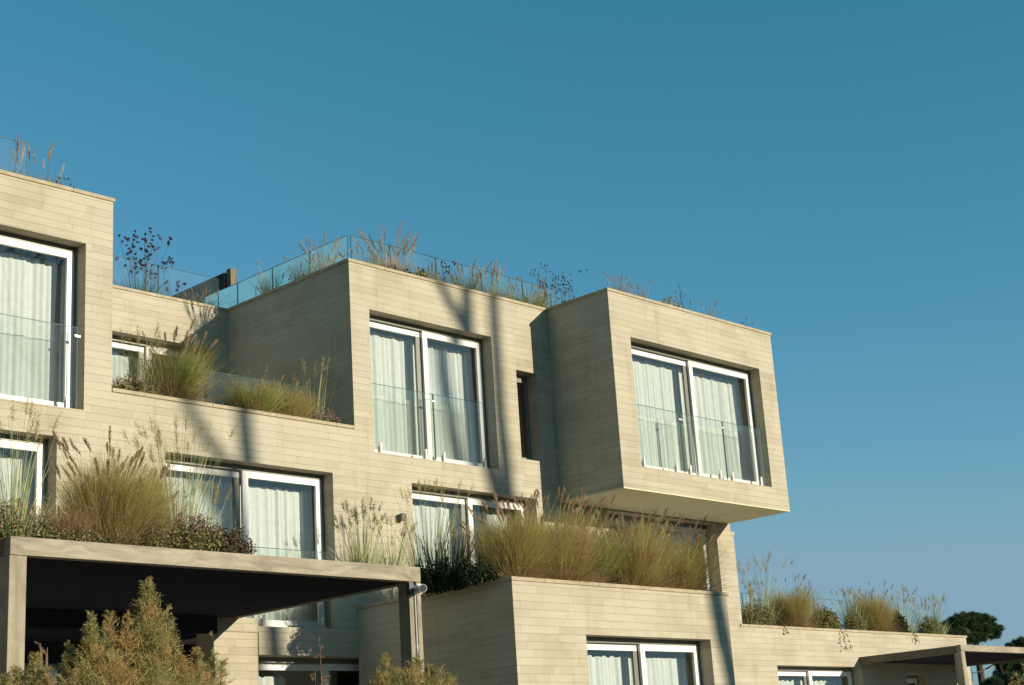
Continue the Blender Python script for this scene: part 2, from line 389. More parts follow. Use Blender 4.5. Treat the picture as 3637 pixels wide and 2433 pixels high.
# ---------------------------------------------------------------- the building
F, YR, YL, YB = 20.0, 18.38, 16.4, 23.6
ZT = 10.86                                   # wall top; coping above it to 10.92
BLD = empty('apartment_building', (19, 20, 1.15), 'beige board-clad modern apartment block of stepped boxes with white windows', 'building')
W1 = (8.70, 12.02, 7.45, 10.07); W2 = (17.72, 20.81, 7.45, 10.05); SLOT = (21.45, 22.02, 7.73, 9.49)
W3 = (8.30, 11.59, 4.37, 7.0); W4 = (13.45, 16.76, 4.37, 6.98); W5 = (18.56, 21.77, 4.37, 6.98); W6 = (23.85, 27.45, 4.37, 6.93)
W7 = (15.14, 18.2, 1.3, 3.92); W8 = (29.20, 32.62, 1.3, 3.94); W9 = (34.62, 35.6, 1.3, 3.80)
PORCH = (8.9, 14.31, 1.15, 4.33)
facade = MB().wall(4.0, 27.97, 0.9, ZT, F, F+.45, [W1, W2, SLOT, W3, W4, W5, W6, W7, PORCH, (12.49, 17.28, 7.795, 11)])
facade.build('wall', WALL, BLD)
wing = MB().wall(27.97, 37.85, 0.9, 4.74, F, F+.45, [W8, W9])
wing.box(37.40, 37.85, F+.45, 30, .9, 4.74)
wing.build('wall', WALL, BLD)
# recessed storey: side wall of the middle block, rear wall and the hidden tower side
WREC = (13.6, 16.95, 7.45, 10.05)
rec = MB().wall(12.49, 17.28, 7.35, ZT, YB, YB+.4, [WREC])
rec.box(17.28, 17.68, F+.45, YB+.4, 7.35, ZT)
rec.box(12.09, 12.49, F+.45, YB+.4, 7.35, ZT)
rec.build('wall', WALL, BLD)
MB().box(12.49, 17.28, F+.3, YB, 7.30, 7.42).build('terrace_floor', SOFFIT, BLD)
# upper bay (cantilevered box)
WR = (23.04, 27.35, 7.44, 10.02)
bay = MB().wall(22.46, 27.92, 6.99, ZT, YR, YR+.4, [WR])
bay.box(22.46, 22.86, YR+.4, F-.002, 6.99, ZT); bay.box(27.52, 27.92, YR+.4, F-.002, 6.99, ZT)
bay.box(27.57, 27.97, F+.45, 30, 4.74, ZT)
bay.build('bay', WALL, BLD)
MB().box(22.462, 27.918, YR+.003, F-.004, 6.965, 6.989).build('soffit', SOFFIT, BLD)
# lower bay
WL = (18.80, 22.03, 1.3, 3.93)
lb = MB().wall(17.19, 22.62, 0.9, 4.70, YL, YL+.4, [WL])
lb.box(17.19, 17.59, YL+.4, F-.002, .9, 4.70); lb.box(22.22, 22.62, YL+.4, F-.002, .9, 4.70)
lb.build('bay', WALL, BLD)
# spandrel panel under the window beside the covered porch
MB().box(15.145, 17.19, F-.02, F-.001, 3.925, 4.365).build('spandrel_panel', WALL, BLD)
# small side ledge right of the upper bay
MB().box(27.975, 28.11, F, F+1.4, 6.72, 6.80).box(27.975, 28.08, F+.01, F+1.35, 4.74, 6.718).build('side_ledge', WALL, BLD)
# copings
def coping(segs, z0=ZT, h=.06):
    m = MB()
    for s_ in segs: m.box(*s_, z0, z0+h)
    return m.build('coping', COPING, BLD, bevel=.006)
coping([(4, 12.515, F-.02, F+.47), (12.065, 12.515, F+.47, YB-.02)])
coping([(12.515, 17.255, YB-.02, YB+.42)])
coping([(17.255, 17.70, F-.02, YB+.40), (17.70, 22.44, F-.02, F+.47)])
coping([(22.44, 27.945, YR-.02, YR+.42), (22.44, 22.88, YR+.42, F+.46), (27.50, 27.945, YR+.42, 30)])
coping([(12.495, 17.275, F-.02, F+.25)], 7.797, .06)
coping([(17.17, 22.68, YL-.02, YL+.25), (17.17, 17.44, YL+.25, F-.003), (22.40, 22.68, YL+.25, F-.003)], 4.702, .06)
coping([(27.99, 37.89, F-.02, F+.25)], 4.742, .055)
# roofs, floors, inner walls
inner = MB()
inner.box(4, 12.48, F+.46, 30, 10.62, 10.72); inner.box(12.5, 27.5, YB+.42, 30, 10.62, 10.72); inner.box(17.7, 27.5, F+.47, YB+.41, 10.62, 10.72)
inner.box(22.87, 27.5, YR+.41, F+.4, 10.62, 10.72)
inner.build('roof', ROOM, BLD)
fl = MB()
fl.box(4, 12.0, F+.46, 28, 7.18, 7.38); fl.box(17.7, 27.5, F+.46, 28, 7.18, 7.38); fl.box(22.87, 27.5, YR+.41, F-.01, 7.02, 7.36)
fl.box(4, 27.5, F+.46, 28, 4.29, 4.345); fl.box(17.6, 22.2, YL+.41, F-.01, 4.40, 4.60); fl.box(28, 37.3, F+.46, 28, 4.35, 4.5)
fl.box(4, 37.3, YL+.5, 28, 1.0, 1.24)
fl.build('floor_slab', ROOM, BLD)
iw = MB()
iw.box(4, 27.5, 26, 26.2, 1.24, 10.6); iw.box(27.5, 37.3, 26, 26.2, 1.24, 4.3)
for x in (4.05, 12.6, 17.2, 22.2, 27.6):
    iw.box(x, x+.1, (F+.47), 26, 4.35, 7.17)
for x in (8.0, 17.8, 21.1, 22.3, 27.3): iw.box(x, x+.1, YB+.5 if 12 < x < 17 else F+.47, 26, 7.39, 10.6)
for x in (16.9, 22.25, 28.6, 33.5, 36.3): iw.box(x, x+.1, F+.47, 26, 1.25, 4.1)
iw.build('inner_wall', ROOM, BLD)
# porch behind the left pergola
PB = 21.9
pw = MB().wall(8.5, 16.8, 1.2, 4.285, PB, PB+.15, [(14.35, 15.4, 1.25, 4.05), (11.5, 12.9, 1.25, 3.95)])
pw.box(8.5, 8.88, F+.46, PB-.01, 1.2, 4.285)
pw.build('porch_wall', SHADEDARK, BLD)  # near-black tone stands for the shade inside the porch
MB().box(8.89, 14.6, F+.46, PB-.01, 4.272, 4.286).build('porch_ceiling', SHADEDARK, BLD)  # dark sheet below the pale slab, porch shade painted into its colour

# windows
def curtain(parent, x0, x1, z0, z1, y, seed, flare=0.0, name='curtain'):
    r = random.Random(seed); m = MB(); n = max(8, int((x1-x0)/.022))
    ph = r.random()*6; fq = 2*math.pi/(.085+.04*r.random())
    rows = 9; V = []
    for j in range(rows+1):
        t = j/rows; z = z1+(z0-z1)*t
        for i in range(n+1):
            u = i/n; x = x0+(x1-x0)*u + flare*t*t*u
            a = .009+.009*t
            yy = y + a*math.sin((x0+(x1-x0)*u)*fq+ph+.5*math.sin(u*7+ph)) + .012*math.sin(u*23+ph*2)+.01*math.sin(u*41+t*2)
            zz = z + (.012*math.sin(u*(x1-x0)*fq*.5+ph)+.008*math.sin(u*31) if j == 0 else 0)
            V.append((x, yy, zz))
    m.v = V
    for j in range(rows):
        for i in range(n):
            a = j*(n+1)+i; m.f.append((a, a+1, a+n+2, a+n+1)); m.m.append(0)
    return m.build(name, CURT, parent, smooth=True)
def window(o, y, curt, split=None, seed=0, rail=.105, stile=.115, white=None):
    """o = opening (x0,x1,z0,z1); y = wall plane; curt = [(x0,x1,flare)] as seen in the photo on the plane y+.3"""
    WHITE_ = white or WHITE
    x0, x1, z0, z1 = o; yf = y+.26
    fm = MB()                                                     # outer frame and track
    fm.box(x0, x1, yf-.005, yf+.14, z1-.085, z1-.002, 1); fm.box(x0, x1, yf-.025, yf+.14, z0+.002, z0+.06)
    fm.box(x0, x0+.03, yf-.02, yf+.14, z0+.06, z1-.085); fm.box(x1-.045, x1, yf-.005, yf+.14, z0+.06, z1-.085, 1)
    wf = fm.build('window', [WHITE_, GREY], BLD, origin=((x0+x1)/2, yf, z0))
    zt, zb = z1-.087, z0+.062
    if split is None:
        sash = [(x0+.03, x1-.047, yf, 0, 0)]
    else:
        sash = [(x0+.03, split+.0, yf+.065, 0, 1), (split+.002, x1-.047, yf, 0, 0)]
    for a, b, yy, _, dark in sash:
        s_ = MB(); s_.box(a, b, yy, yy+.05, zt-rail, zt); s_.box(a, b, yy, yy+.05, zb, zb+rail*.75)
        s_.box(a, a+stile, yy, yy+.05, zb+rail*.75, zt-rail)
        s_.box(b-stile, b, yy, yy+.05, zb+rail*.75, zt-rail, dark)
        s_.build('sash', [WHITE_, GREY], wf, origin=((a+b)/2, yy, zb), bevel=0)
        p = MB(); p.quad((a+stile, yy+.025, zb+rail*.75), (b-stile, yy+.025, zb+rail*.75), (b-stile, yy+.025, zt-rail), (a+stile, yy+.025, zt-rail))
        p.build('pane', PANE, wf, origin=((a+b)/2, yy, zb))
    yc = yf+.30; k = yc/(y+.3)
    for i, (a, b, fl_) in enumerate(curt):
        if b-a > .4: b += .11; a -= .05
        za = 1.6+(z1-.30-1.6)*k
        curtain(wf, a*k, b*k, z0+.03, za, yc, seed*10+i, fl_)
    return wf
window(W1, F, [(8.8, 10.3, 0), (10.34, 11.73, 0)], 10.2, 1)
window(W2, F, [(17.8, 19.05, .0), (19.4, 20.45, .12)], 19.24, 2)
window(SLOT, F, [], None, 3, stile=.03, rail=.06, white=GREY)
window(W3, F, [(8.5, 10.0, 0), (10.05, 11.26, 0)], 10.0, 4)
window(W4, F, [(13.6, 14.97, 0), (15.2, 15.80, 0), (15.86, 16.43, .05)], 15.08, 5)
window(W5, F, [(18.7, 20.05, 0), (20.4, 21.5, 0)], 20.19, 6)
window(W6, F, [(24.0, 25.3, 0), (25.5, 26.5, 0)], 25.6, 7)
window(W7, F, [(15.2, 15.80, 0)], 16.65, 8)
window(W8, F, [(29.5, 30.46, 0), (30.95, 31.78, 0)], 30.79, 9)
window(W9, F, [], None, 10, stile=.06)
mx_ = float(at(516, 1230, YB+.3)[0]); window(WREC, YB, [(13.8, mx_-.15, 0), (mx_+.15, 16.3, 0)], mx_, 11)
window(WR, YR, [(23.2, 24.70, 0), (24.86, 25.13, .1), (25.33, 26.14, .06), (26.33, 26.91, .25)], 25.20, 12)
window(WL, YL, [(18.9, 20.15, 0), (20.58, 21.68, 0)], 20.43, 13)
def door(x0, x1, z1, y):
    d = MB(); d.box(x0, x1, y-.03, y+.04, z1-.09, z1); d.box(x0, x0+.08, y-.03, y+.04, 1.25, z1-.09); d.box(x1-.08, x1, y-.03, y+.04, 1.25, z1-.09)
    o = d.build('door', GREY, BLD, origin=((x0+x1)/2, y, 1.25))
    p = MB(); p.quad((x0+.08, y, 1.25), (x1-.08, y, 1.25), (x1-.08, y, z1-.09), (x0+.08, y, z1-.09)); p.build('pane', PANE, o, origin=((x0+x1)/2, y, 1.25))
    curtain(o, x0+.1, x1-.1, 1.3, z1-.1, y+.12, int(x0*10))
door(14.35, 15.4, 4.05, PB+.05); door(11.5, 12.9, 3.95, PB+.05)

# juliet balcony glass
def glass_panel(a, b, y, z0, z1, spig=(), clamp=None, along='x', t=.012, post=None, name='glass_panel'):
    m = MB()
    if along == 'x': P = lambda u, v, zz: (u, y+v, zz)
    else: P = lambda u, v, zz: (y+v, u, zz)
    m.quad(P(a, 0, z0), P(b, 0, z0), P(b, 0, z1), P(a, 0, z1))
    e = .006
    if along == 'x':
        m.box(a, b, y-e, y+e, z1-.004, z1+.004, 1); m.box(a-.004, a+.004, y-e, y+e, z0, z1, 1); m.box(b-.004, b+.004, y-e, y+e, z0, z1, 1)
        o = m.build(name, [PANEB, EDGE], BLD, origin=((a+b)/2, y, z0))
    else:
        m.box(y-e, y+e, a, b, z1-.004, z1+.004, 1); m.box(y-e, y+e, a-.004, a+.004, z0, z1, 1); m.box(y-e, y+e, b-.004, b+.004, z0, z1, 1)
        o = m.build(name, [PANEB, EDGE], BLD, origin=(y, (a+b)/2, z0))
    for s_ in spig:
        q = MB(); q.box(s_-.022, s_+.022, y-.045, y-.012, z0-.045, z0+.16) if along == 'x' else q.box(y-.045, y-.012, s_-.022, s_+.022, z0-.06, z0+.15)
        q.box(s_-.022, s_+.022, y+.012, y+.03, z0-.045, z0+.10) if along == 'x' else None
        q.build('spigot', STEEL, o, bevel=.004)
    if clamp is not None:
        q = MB(); q.box(clamp-.05, clamp+.05, y-.03, y-.013, z1-.16, z1-.12); q.build('clamp', STEEL, o, bevel=.004)
    return o
def juliet(y, z0, z1, panels):
    for a, b, sp, cl in panels: glass_panel(a, b, y+.075, z0+.035, z1, sp, cl)
juliet(F, 7.45, 8.71, [(17.75, 19.24, (17.91, 18.99), None), (19.26, 20.56, (19.44, 20.50), 19.25)])
juliet(F, 7.45, 8.73, [(8.75, 10.33, (8.95, 10.1), None), (10.35, 11.94, (10.6, 11.77), 11.93)])
juliet(YR, 7.44, 8.69, [(23.08, 24.475, (23.20, 24.21), None), (24.495, 25.89, (24.65, 25.65), 24.485), (25.91, 27.27, (26.06, 27.06), 25.90)])
juliet(F, 4.37, 5.63, [(13.55, 15.09, (13.75, 14.9), None), (15.11, 16.66, (15.3, 16.5), None)])
juliet(F, 4.37, 5.63, [(8.5, 10.0, (8.7, 9.8), None), (10.02, 11.49, (10.2, 11.3), None)])
juliet(F, 4.37, 5.63, [(18.66, 20.15, (18.8, 19.95), None), (20.17, 21.66, (20.37, 21.46), None)])
juliet(F, 4.37, 5.63, [(23.95, 25.6, (24.1, 25.4), None), (25.62, 27.30, (25.8, 27.1), None)])
# terrace and roof glass
glass_panel(12.6, 14.05, 20.95, 7.45, 8.71); glass_panel(14.07, 15.57, 20.95, 7.45, 8.71); glass_panel(15.59, 17.2, 20.95, 7.45, 8.71)
for a, b in ((18.0, 18.95), (18.97, 20.15), (20.17, 21.4), (21.42, 22.6), (22.62, 23.8)): glass_panel(a, b, 20.75, 10.78, 11.74)
for a, b in ((20.8, 21.9), (21.92, 23.05), (23.07, 24.18), (24.2, 25.3)):
    o = glass_panel(a, b, 17.96, 10.78, 11.74, along='y')
    q = MB(); q.tube([(17.96, b+.01, 10.75), (17.96, b+.01, 11.74)], [.014, .014]); q.build('rail_post', STEEL, o)
for a, b in ((13.3, 14.7), (14.72, 16.1), (16.12, 17.5)): glass_panel(a, b, 24.2, 10.78, 11.74)
for a, b in ((29.0, 30.4), (30.42, 31.9), (31.92, 33.4), (33.42, 34.9)): glass_panel(a, b, 21.6, 4.6, 5.78)
gp = at(95, 598, 20.6)
glass_panel(9.3, float(gp[0])-1.5, 20.6, 10.75, 11.74); glass_panel(float(gp[0])-1.48, float(gp[0]), 20.6, 10.75, 11.74)

POSTD = timber('brown_end_post', (.13, .10, .065), (.28, .22, .14), 'z')
# ---------------------------------------------------------------- roof screen wall
b_ = at(826, 953, 24.6); ztop_ = float(b_[2])
SC = empty('privacy_screen', (b_[0], 24.6, 10.72), 'dark boarded screen wall with pale end post on the roof behind grasses', 'screen')
xs_ = float(b_[0])
MB().box(xs_-.10, xs_+.02, 24.75, 31.0, 10.72, ztop_-.07).build('screen_panel', DARKWALL, SC)
MB().box(xs_-.05, xs_+.10, 24.6, 24.75, 10.72, ztop_).build('end_post', POSTD, SC, bevel=.005)

# ---------------------------------------------------------------- pergolas
def post_h(x0, x1, y0, y1, z1, parent):
    m = MB(); w_ = x1-x0
    m.box(x0, x0+w_*.36, y0, y1, 1.0, z1); m.box(x1-w_*.36, x1, y0, y1, 1.0, z1); m.box(x0+w_*.36, x1-w_*.36, y0+.07, y1, 1.0, z1)
    return m.build('post', TIMBZ, parent, bevel=.004)
PX0, PX1, PY = 8.62, 14.77, 15.82
P1 = empty('pergola', (11.7, 17.9, 1.15), 'wide pergola with planted roof and pale timber fascia at lower left', 'pergola')
MB().box(PX0, PX1, PY, PY+.14, 4.475, 4.68).build('fascia_beam', TIMB, P1, bevel=.006)
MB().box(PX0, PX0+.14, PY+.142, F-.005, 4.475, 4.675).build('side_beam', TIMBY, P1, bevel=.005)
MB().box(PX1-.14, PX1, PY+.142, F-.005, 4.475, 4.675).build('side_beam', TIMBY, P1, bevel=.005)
MB().box(PX0+.142, PX1-.142, PY+.142, F-.006, 4.485, 4.60).build('roof_slab', SHADEDARK, P1)
MB().box(PX0+.145, 14.29, F-.12, F-.008, 4.22, 4.484).build('shade_strip', SHADEDARK, P1)  # added dark strip: paints the shade where soffit meets wall, hides window sills
MB().box(14.312, 15.142, F-.018, F-.001, 4.27, 4.49).build('sill_panel', WALL, BLD)
MB().box(PX0+.15, PX1-.15, PY+.15, F-.05, 4.602, 4.655).build('soil_bed', SOIL, P1)
MB().box(PX0, PX0+.21, PY+.01, PY+.23, 1.0, 4.472).build('post', TIMBZ, P1, bevel=.006)
post_h(14.55, PX1, PY+.01, PY+.23, 4.472, P1)
# neighbouring planter edge at the far left
nb = MB().box(3.5, PX0-.25, 17.2, 17.4, 4.30, 4.76)
tag(nb.build('planter_beam', TIMB), 'pale planter beam behind the left end of the big pergola', 'beam')
QX0, QY = 32.58, 17.37
P2 = empty('pergola', (35.1, 18.7, 1.15), 'narrow-fascia pergola projecting from the lower right wing', 'pergola')
MB().box(QX0, 37.62, QY, QY+.12, 4.035, 4.175).build('fascia_beam', TIMB, P2, bevel=.005)
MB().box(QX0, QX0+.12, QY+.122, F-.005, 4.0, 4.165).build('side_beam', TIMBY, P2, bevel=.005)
MB().box(QX0+.122, 37.498, QY+.122, F-.006, 4.045, 4.12).build('roof_slab', SHADEDARK, P2)
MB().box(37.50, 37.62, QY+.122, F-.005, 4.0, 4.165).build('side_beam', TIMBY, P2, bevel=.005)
MB().box(QX0, QX0+.17, QY+.01, QY+.19, 1.0, 4.032).build('post', TIMBZ, P2, bevel=.005)
MB().box(37.45, 37.62, QY+.01, QY+.19, 1.0, 4.032).build('post', TIMBZ, P2, bevel=.005)

# ---------------------------------------------------------------- security camera, wall lamp
cc = at(1489, 2092, 15.72)
SCAM = empty('security_camera', tuple(cc), 'white tube security camera fixed to the pergola corner post', 'camera')
cx, cy, cz = map(float, cc)
MB().tube([(cx-.02, cy-.05, cz), (cx+.02, cy+.10, cz)], [.062, .062], 16).build('body', WHITE, SCAM, smooth=False)
dv = Vector((-.55, -.83, -.1)).normalized(); c0 = Vector((cx+.01, cy-.02, cz))
m = MB(); m.tube([c0, c0+dv*.05, c0+dv*.16], [.05, .058, .058], 18, cap=True); m.build('housing', STEEL, SCAM)
m = MB(); m.tube([c0+dv*.158, c0+dv*.185], [.058, .058], 18); m.tube([c0+dv*.186, c0+dv*.192], [.046, .046], 18, 1); m.build('lens', [STEEL, STEELD], SCAM)
MB().box(cx-.16, cx-.08, 15.74, 15.815, cz-.1, cz+.09).build('bracket', STEELD, SCAM, bevel=.004)
m = MB().tube([(cx+.02+.07, cy+.10, cz+.0), (cx+.02+.13, cy+.16, cz-.01)], [.06, .05], 14); m.build('rear_cap', WHITE, SCAM)
m = MB().tube([(14.665, 15.84, 4.33), (14.665, 15.84, 1.15)], [.014, .014], 10)
m.tube([(14.665, 15.84, 3.62), (14.665, 15.84, 3.56)], [.02, .02], 10)
tag(m.build('cable_conduit', STEEL), 'thin steel conduit running down the pergola post below the camera', 'conduit')
wl = at(1425, 1838, 19.95)
LAMP = empty('wall_lamp', tuple(wl), 'small dark cube lamp on the wall between lower windows', 'wall lamp')
x_, y_, z_ = map(float, wl)
MB().box(x_-.06, x_+.06, 19.95, 19.997, z_-.045, z_+.05).build('back_plate', STEELD, LAMP)
MB().box(x_-.055, x_+.055, 19.86, 19.948, z_-.06, z_+.06).build('lamp_housing', simple('bronze_lamp', (.16, .14, .12), .5, .2), LAMP, bevel=.005)

# ---------------------------------------------------------------- plants
ZP, ZL, ZU, ZR, ZW = 4.65, 4.70, 7.79, 10.80, 4.76
def dirs_from(az, lean):
    return np.stack([np.cos(az)*np.sin(lean), np.sin(az)*np.sin(lean), np.cos(lean)], 1)
def plume_mesh(seed, L=.16, r=.022, stalk=.45, m=None, name='plume', hairs=150, bend=.12):
    g_ = np.random.default_rng(seed); R = Ribbons()
    b = np.array([[0, 0, 0.]]); d = np.array([[.1, 0, 1.]]); bn = np.array([[bend, 0, -.02]])
    tot = stalk+L
    P = R.add(b, d, tot, .005, bn, 8, 0, g_, .5)[0]
    # spike along the last part of the curve
    t = stalk/tot + (1-stalk/tot)*g_.random(hairs)
    dn = d[0]/np.linalg.norm(d[0])
    pos = dn[None]*tot*t[:, None] + bn*tot*(t**2)[:, None]
    tang = dn[None] + 2*bn*t[:, None]
    s_ = (t-stalk/tot)/(1-stalk/tot); rr = r*np.sin(np.pi*np.clip(s_*.85+.12, 0, 1))**.7
    az = g_.random(hairs)*6.283
    out = dirs_from(az, np.full(hairs, 1.4)); dd = tang+out*.75
    R.add(pos, dd, rr*2.0, .0045, np.zeros((hairs, 3)), 1, 1, g_, .3)
    me = R.build(name, [REED, m or PLUME]).data
    o = bpy.data.objects[-1] if False else None
    for ob in list(COL.objects):
        if ob.data == me: bpy.data.objects.remove(ob)
    return me
PL = [plume_mesh(100+i, .15+.03*(i % 3), .020+.004*(i % 2), .42, bend=.06+.06*i) for i in range(4)]
PLP = [plume_mesh(120+i, .22+.04*i, .016, .40, PLUMEP, bend=.05+.12*i, hairs=190) for i in range(3)]
PLS = [plume_mesh(140+i, .10+.02*i, .016, .28, bend=.05+.08*i, hairs=90) for i in range(3)]
def plumes(T, base, n, h, spread, seed, lib=PL, lean=.45, bias=0.0, tall=.35):
    r = random.Random(seed)
    for i in range(n):
        az = r.random()*6.283; ln = lean*(r.random()**.6)
        o = bpy.data.objects.new('plume', lib[r.randrange(len(lib))]); COL.objects.link(o); o.parent = T
        s_ = r.uniform(.95, 1.35)
        d = Vector((math.cos(az)*math.sin(ln)+bias, math.sin(az)*math.sin(ln), math.cos(ln)))
        o.location = Vector((math.cos(az), math.sin(az), 0))*spread*r.random()*.5 + d*(h*r.uniform(.74, 1.06) - tall*s_)
        o.rotation_euler = (0, ln*.9+bias*.6, az if bias == 0 else az*.3)
        o.scale = (s_,)*3
def fountain(px, py, Y, z, H, Rr, nb, label, group, seed, npl=12, mats=None, lib=PL, name='fountain_grass', pale=False, basal=.25, xy=None):
    g_ = np.random.default_rng(seed)
    if z == ZR: H += .30; nb = int(nb*2.2); npl = int(npl*1.3)
    elif z == ZU: H += .14; nb = int(nb*1.9); Rr *= 1.15
    else: nb = int(nb*2.3); npl = int(npl*1.5); Rr *= 1.15; H *= (1.22 if z == ZW else 1.03)
    p = at(px, py, Y) if xy is None else np.array([*xy, z])
    base = Vector((float(p[0]), float(p[1]), z))
    T = empty(name, base, label, 'grass clump', group)
    R = Ribbons(); B = np.array(base)
    az = g_.random(nb)*6.283; lean = np.abs(g_.normal(0, .40, nb)); lean = np.minimum(lean, 1.05)
    r0 = Rr*.52*np.sqrt(g_.random(nb))
    b = B[None] + np.stack([np.cos(az)*r0, np.sin(az)*r0, np.zeros(nb)], 1)
    az2 = az + g_.normal(0, .8, nb)
    d = dirs_from(az2, lean*.85)
    L = H*g_.uniform(.55, 1.08, nb)*(1-.12*lean)*np.where(g_.random(nb) < .03, 1.22, 1.0)*(1+.10*np.sin(az*2+g_.random()*6))
    out = np.stack([np.cos(az2), np.sin(az2), np.zeros(nb)], 1)
    k = g_.uniform(.05, .48, nb)*(Rr/H)*1.15
    bend = out*k[:, None] + np.array([0, 0, -1])*(k*k*.9)[:, None] + g_.normal(0, .05, (nb, 3)) + np.array([g_.normal(0, .07), g_.normal(0, .05), 0])
    P = R.add(b, d, L, g_.uniform(.003, .0058, nb), bend, 5, 0, g_)
    for q in (2, 3, 4):                       # side shoots and seed hairs give the clump its soft edge
        sel = g_.random(nb) < .55; src = P[sel, q]; tg = P[sel, q+1]-P[sel, q]; tg /= np.linalg.norm(tg, axis=1, keepdims=True)
        m_ = len(src); R.add(src, tg+g_.normal(0, .38, (m_, 3)), H*g_.uniform(.08, .24, m_), g_.uniform(.0025, .0045, m_), g_.normal(0, .18, (m_, 3)), 2, 0, g_)
    n2 = int(nb*basal)                        # short dry arching blades at the foot
    az = g_.random(n2)*6.283; r0 = Rr*.75*np.sqrt(g_.random(n2))
    b = B[None] + np.stack([np.cos(az)*r0, np.sin(az)*r0, np.zeros(n2)], 1)
    d = dirs_from(az+g_.normal(0, .9, n2), g_.uniform(.2, 1.1, n2)); k = g_.uniform(.1, .8, n2)
    out = np.stack([np.cos(az), np.sin(az), np.zeros(n2)], 1)
    R.add(b, d, H*g_.uniform(.2, .55, n2), g_.uniform(.003, .007, n2), out*k[:, None]+np.array([0, 0, -.5])*k[:, None], 4, 1, g_)
    R.build('foliage', mats or [FOUNT, DRYB], T, base)
    if npl: plumes(T, base, npl, H*1.26, Rr*1.6, seed+5, lib, lean=(.5*Rr/H+.1)*.85, tall=.56 if lib is PL else (.62 if lib is PLP else .38))
    return T
def reeds(px, py, Y, z, H, sp, n, label, group, seed, panicle=.5, name='tall_grass', lean=.12, mats=None, pan=PANI, psize=.16, width=.009, basal=True):
    n = int(n*(2.4 if z == ZW else 1.6)); H *= (1.12 if z == ZW else 1)
    g_ = np.random.default_rng(seed); p = at(px, py, Y); base = Vector((float(p[0]), float(p[1]), z)); B = np.array(base)
    T = empty(name, base, label, 'grass clump', group); R = Ribbons()
    az = g_.random(n)*6.283; r0 = sp*np.sqrt(g_.random(n))*.6
    b = B[None]+np.stack([np.cos(az)*r0, np.sin(az)*r0, np.zeros(n)], 1)
    d = dirs_from(az, np.abs(g_.normal(0, lean, n))); L = H*g_.uniform(.45, 1.0, n)
    bend = np.stack([np.cos(az), np.sin(az), -.2*np.ones(n)], 1)*g_.uniform(0, .22, n)[:, None]
    P = R.add(b, d, L, g_.uniform(width*.6, width*1.2, n), bend, 5, 0, g_, .3)
    if basal:
        nb = n*3; az = g_.random(nb)*6.283; r0 = sp*np.sqrt(g_.random(nb))
        b = B[None]+np.stack([np.cos(az)*r0, np.sin(az)*r0, np.zeros(nb)], 1)
        R.add(b, dirs_from(az, g_.uniform(0, .6, nb)), H*g_.uniform(.12, .45, nb), g_.uniform(.004, .009, nb),
              np.stack([np.cos(az), np.sin(az), -.4*np.ones(nb)], 1)*g_.uniform(0, .4, nb)[:, None], 4, 0, g_)
    R.build('stems', mats or REED, T, base)
    idx = np.where(L > H*(1-panicle*.55))[0]
    for q in idx[::2][:24]:
        tip = P[q, -1]; tg = P[q, -1]-P[q, -2]; tg /= np.linalg.norm(tg)
        R2 = Ribbons(); m_ = 46
        back = g_.random(m_)**.8*psize*1.4
        pos = tip[None]-tg[None]*back[:, None]
        d = tg[None]+g_.normal(0, .55, (m_, 3))
        R2.add(pos, d, psize*g_.uniform(.15, .5, m_)*(.4+back/(psize*1.4)), .0036, g_.normal(0, .15, (m_, 3)), 2, 0, g_, .6)
        ends = pos+d/np.linalg.norm(d, axis=1, keepdims=True)*psize*.3
        R2.cards(ends+g_.normal(0, .012, ends.shape), .013, 0, g_)
        R2.build('panicle', pan, T, tuple(tip))
    return T
def mound(px, py, Y, z, rx, ry, h, n, label, group, seed, mats, size=.035, name='low_shrub', flower=.2, cat='shrub', stick=.0):
    if z >= ZR: h += .24
    elif z == ZU: h += .08
    elif z == ZW: h *= 1.75; n = int(n*2.2)
    g_ = np.random.default_rng(seed); p = at(px, py, Y); base = Vector((float(p[0]), float(p[1]), z)); B = np.array(base)
    T = empty(name, base, label, cat, group); R = Ribbons(); S_ = Ribbons()
    # several shoots, leaves gathered round each shoot so the outline breaks up
    ns = max(10, n//38)
    az = g_.random(ns)*6.283; rr = np.sqrt(g_.random(ns))*.95
    hh = h*np.sqrt(np.clip(1-rr**2*.9, .05, 1))*g_.uniform(.55, 1.12, ns)
    foot = B[None]+np.stack([np.cos(az)*rr*rx*.75, np.sin(az)*rr*ry*.75, np.zeros(ns)], 1)
    tips = B[None]+np.stack([np.cos(az)*rr*rx, np.sin(az)*rr*ry, hh], 1)
    k = g_.integers(0, ns, n); t = g_.random(n)**.6
    pos = foot[k]+(tips[k]-foot[k])*t[:, None]+g_.normal(0, .022+size*.35, (n, 3))*(1.25-.6*t)[:, None]
    pos[:, 2] = np.maximum(pos[:, 2], z-.01-stick*g_.random(n))
    fl_ = g_.random(n) < flower*(t > .75)*2.2
    up = np.stack([np.cos(az[k])*.4, np.sin(az[k])*.4, np.ones(n)], 1)
    R.cards(pos[~fl_], size*g_.uniform(.5, 1.2, (~fl_).sum()), 0, g_, up[~fl_])
    if fl_.any(): R.cards(pos[fl_]+np.array([0, 0, .02]), size*.6*g_.uniform(.6, 1.2, fl_.sum()), 1, g_, None, 1.6)
    R.build('foliage', mats, T, base)
    S_.add(foot, tips-foot, np.linalg.norm(tips-foot, axis=1), .006, g_.normal(0, .06, (ns, 3)), 3, 0, g_, .4)
    S_.build('stems', TWIG, T, base)
    return T
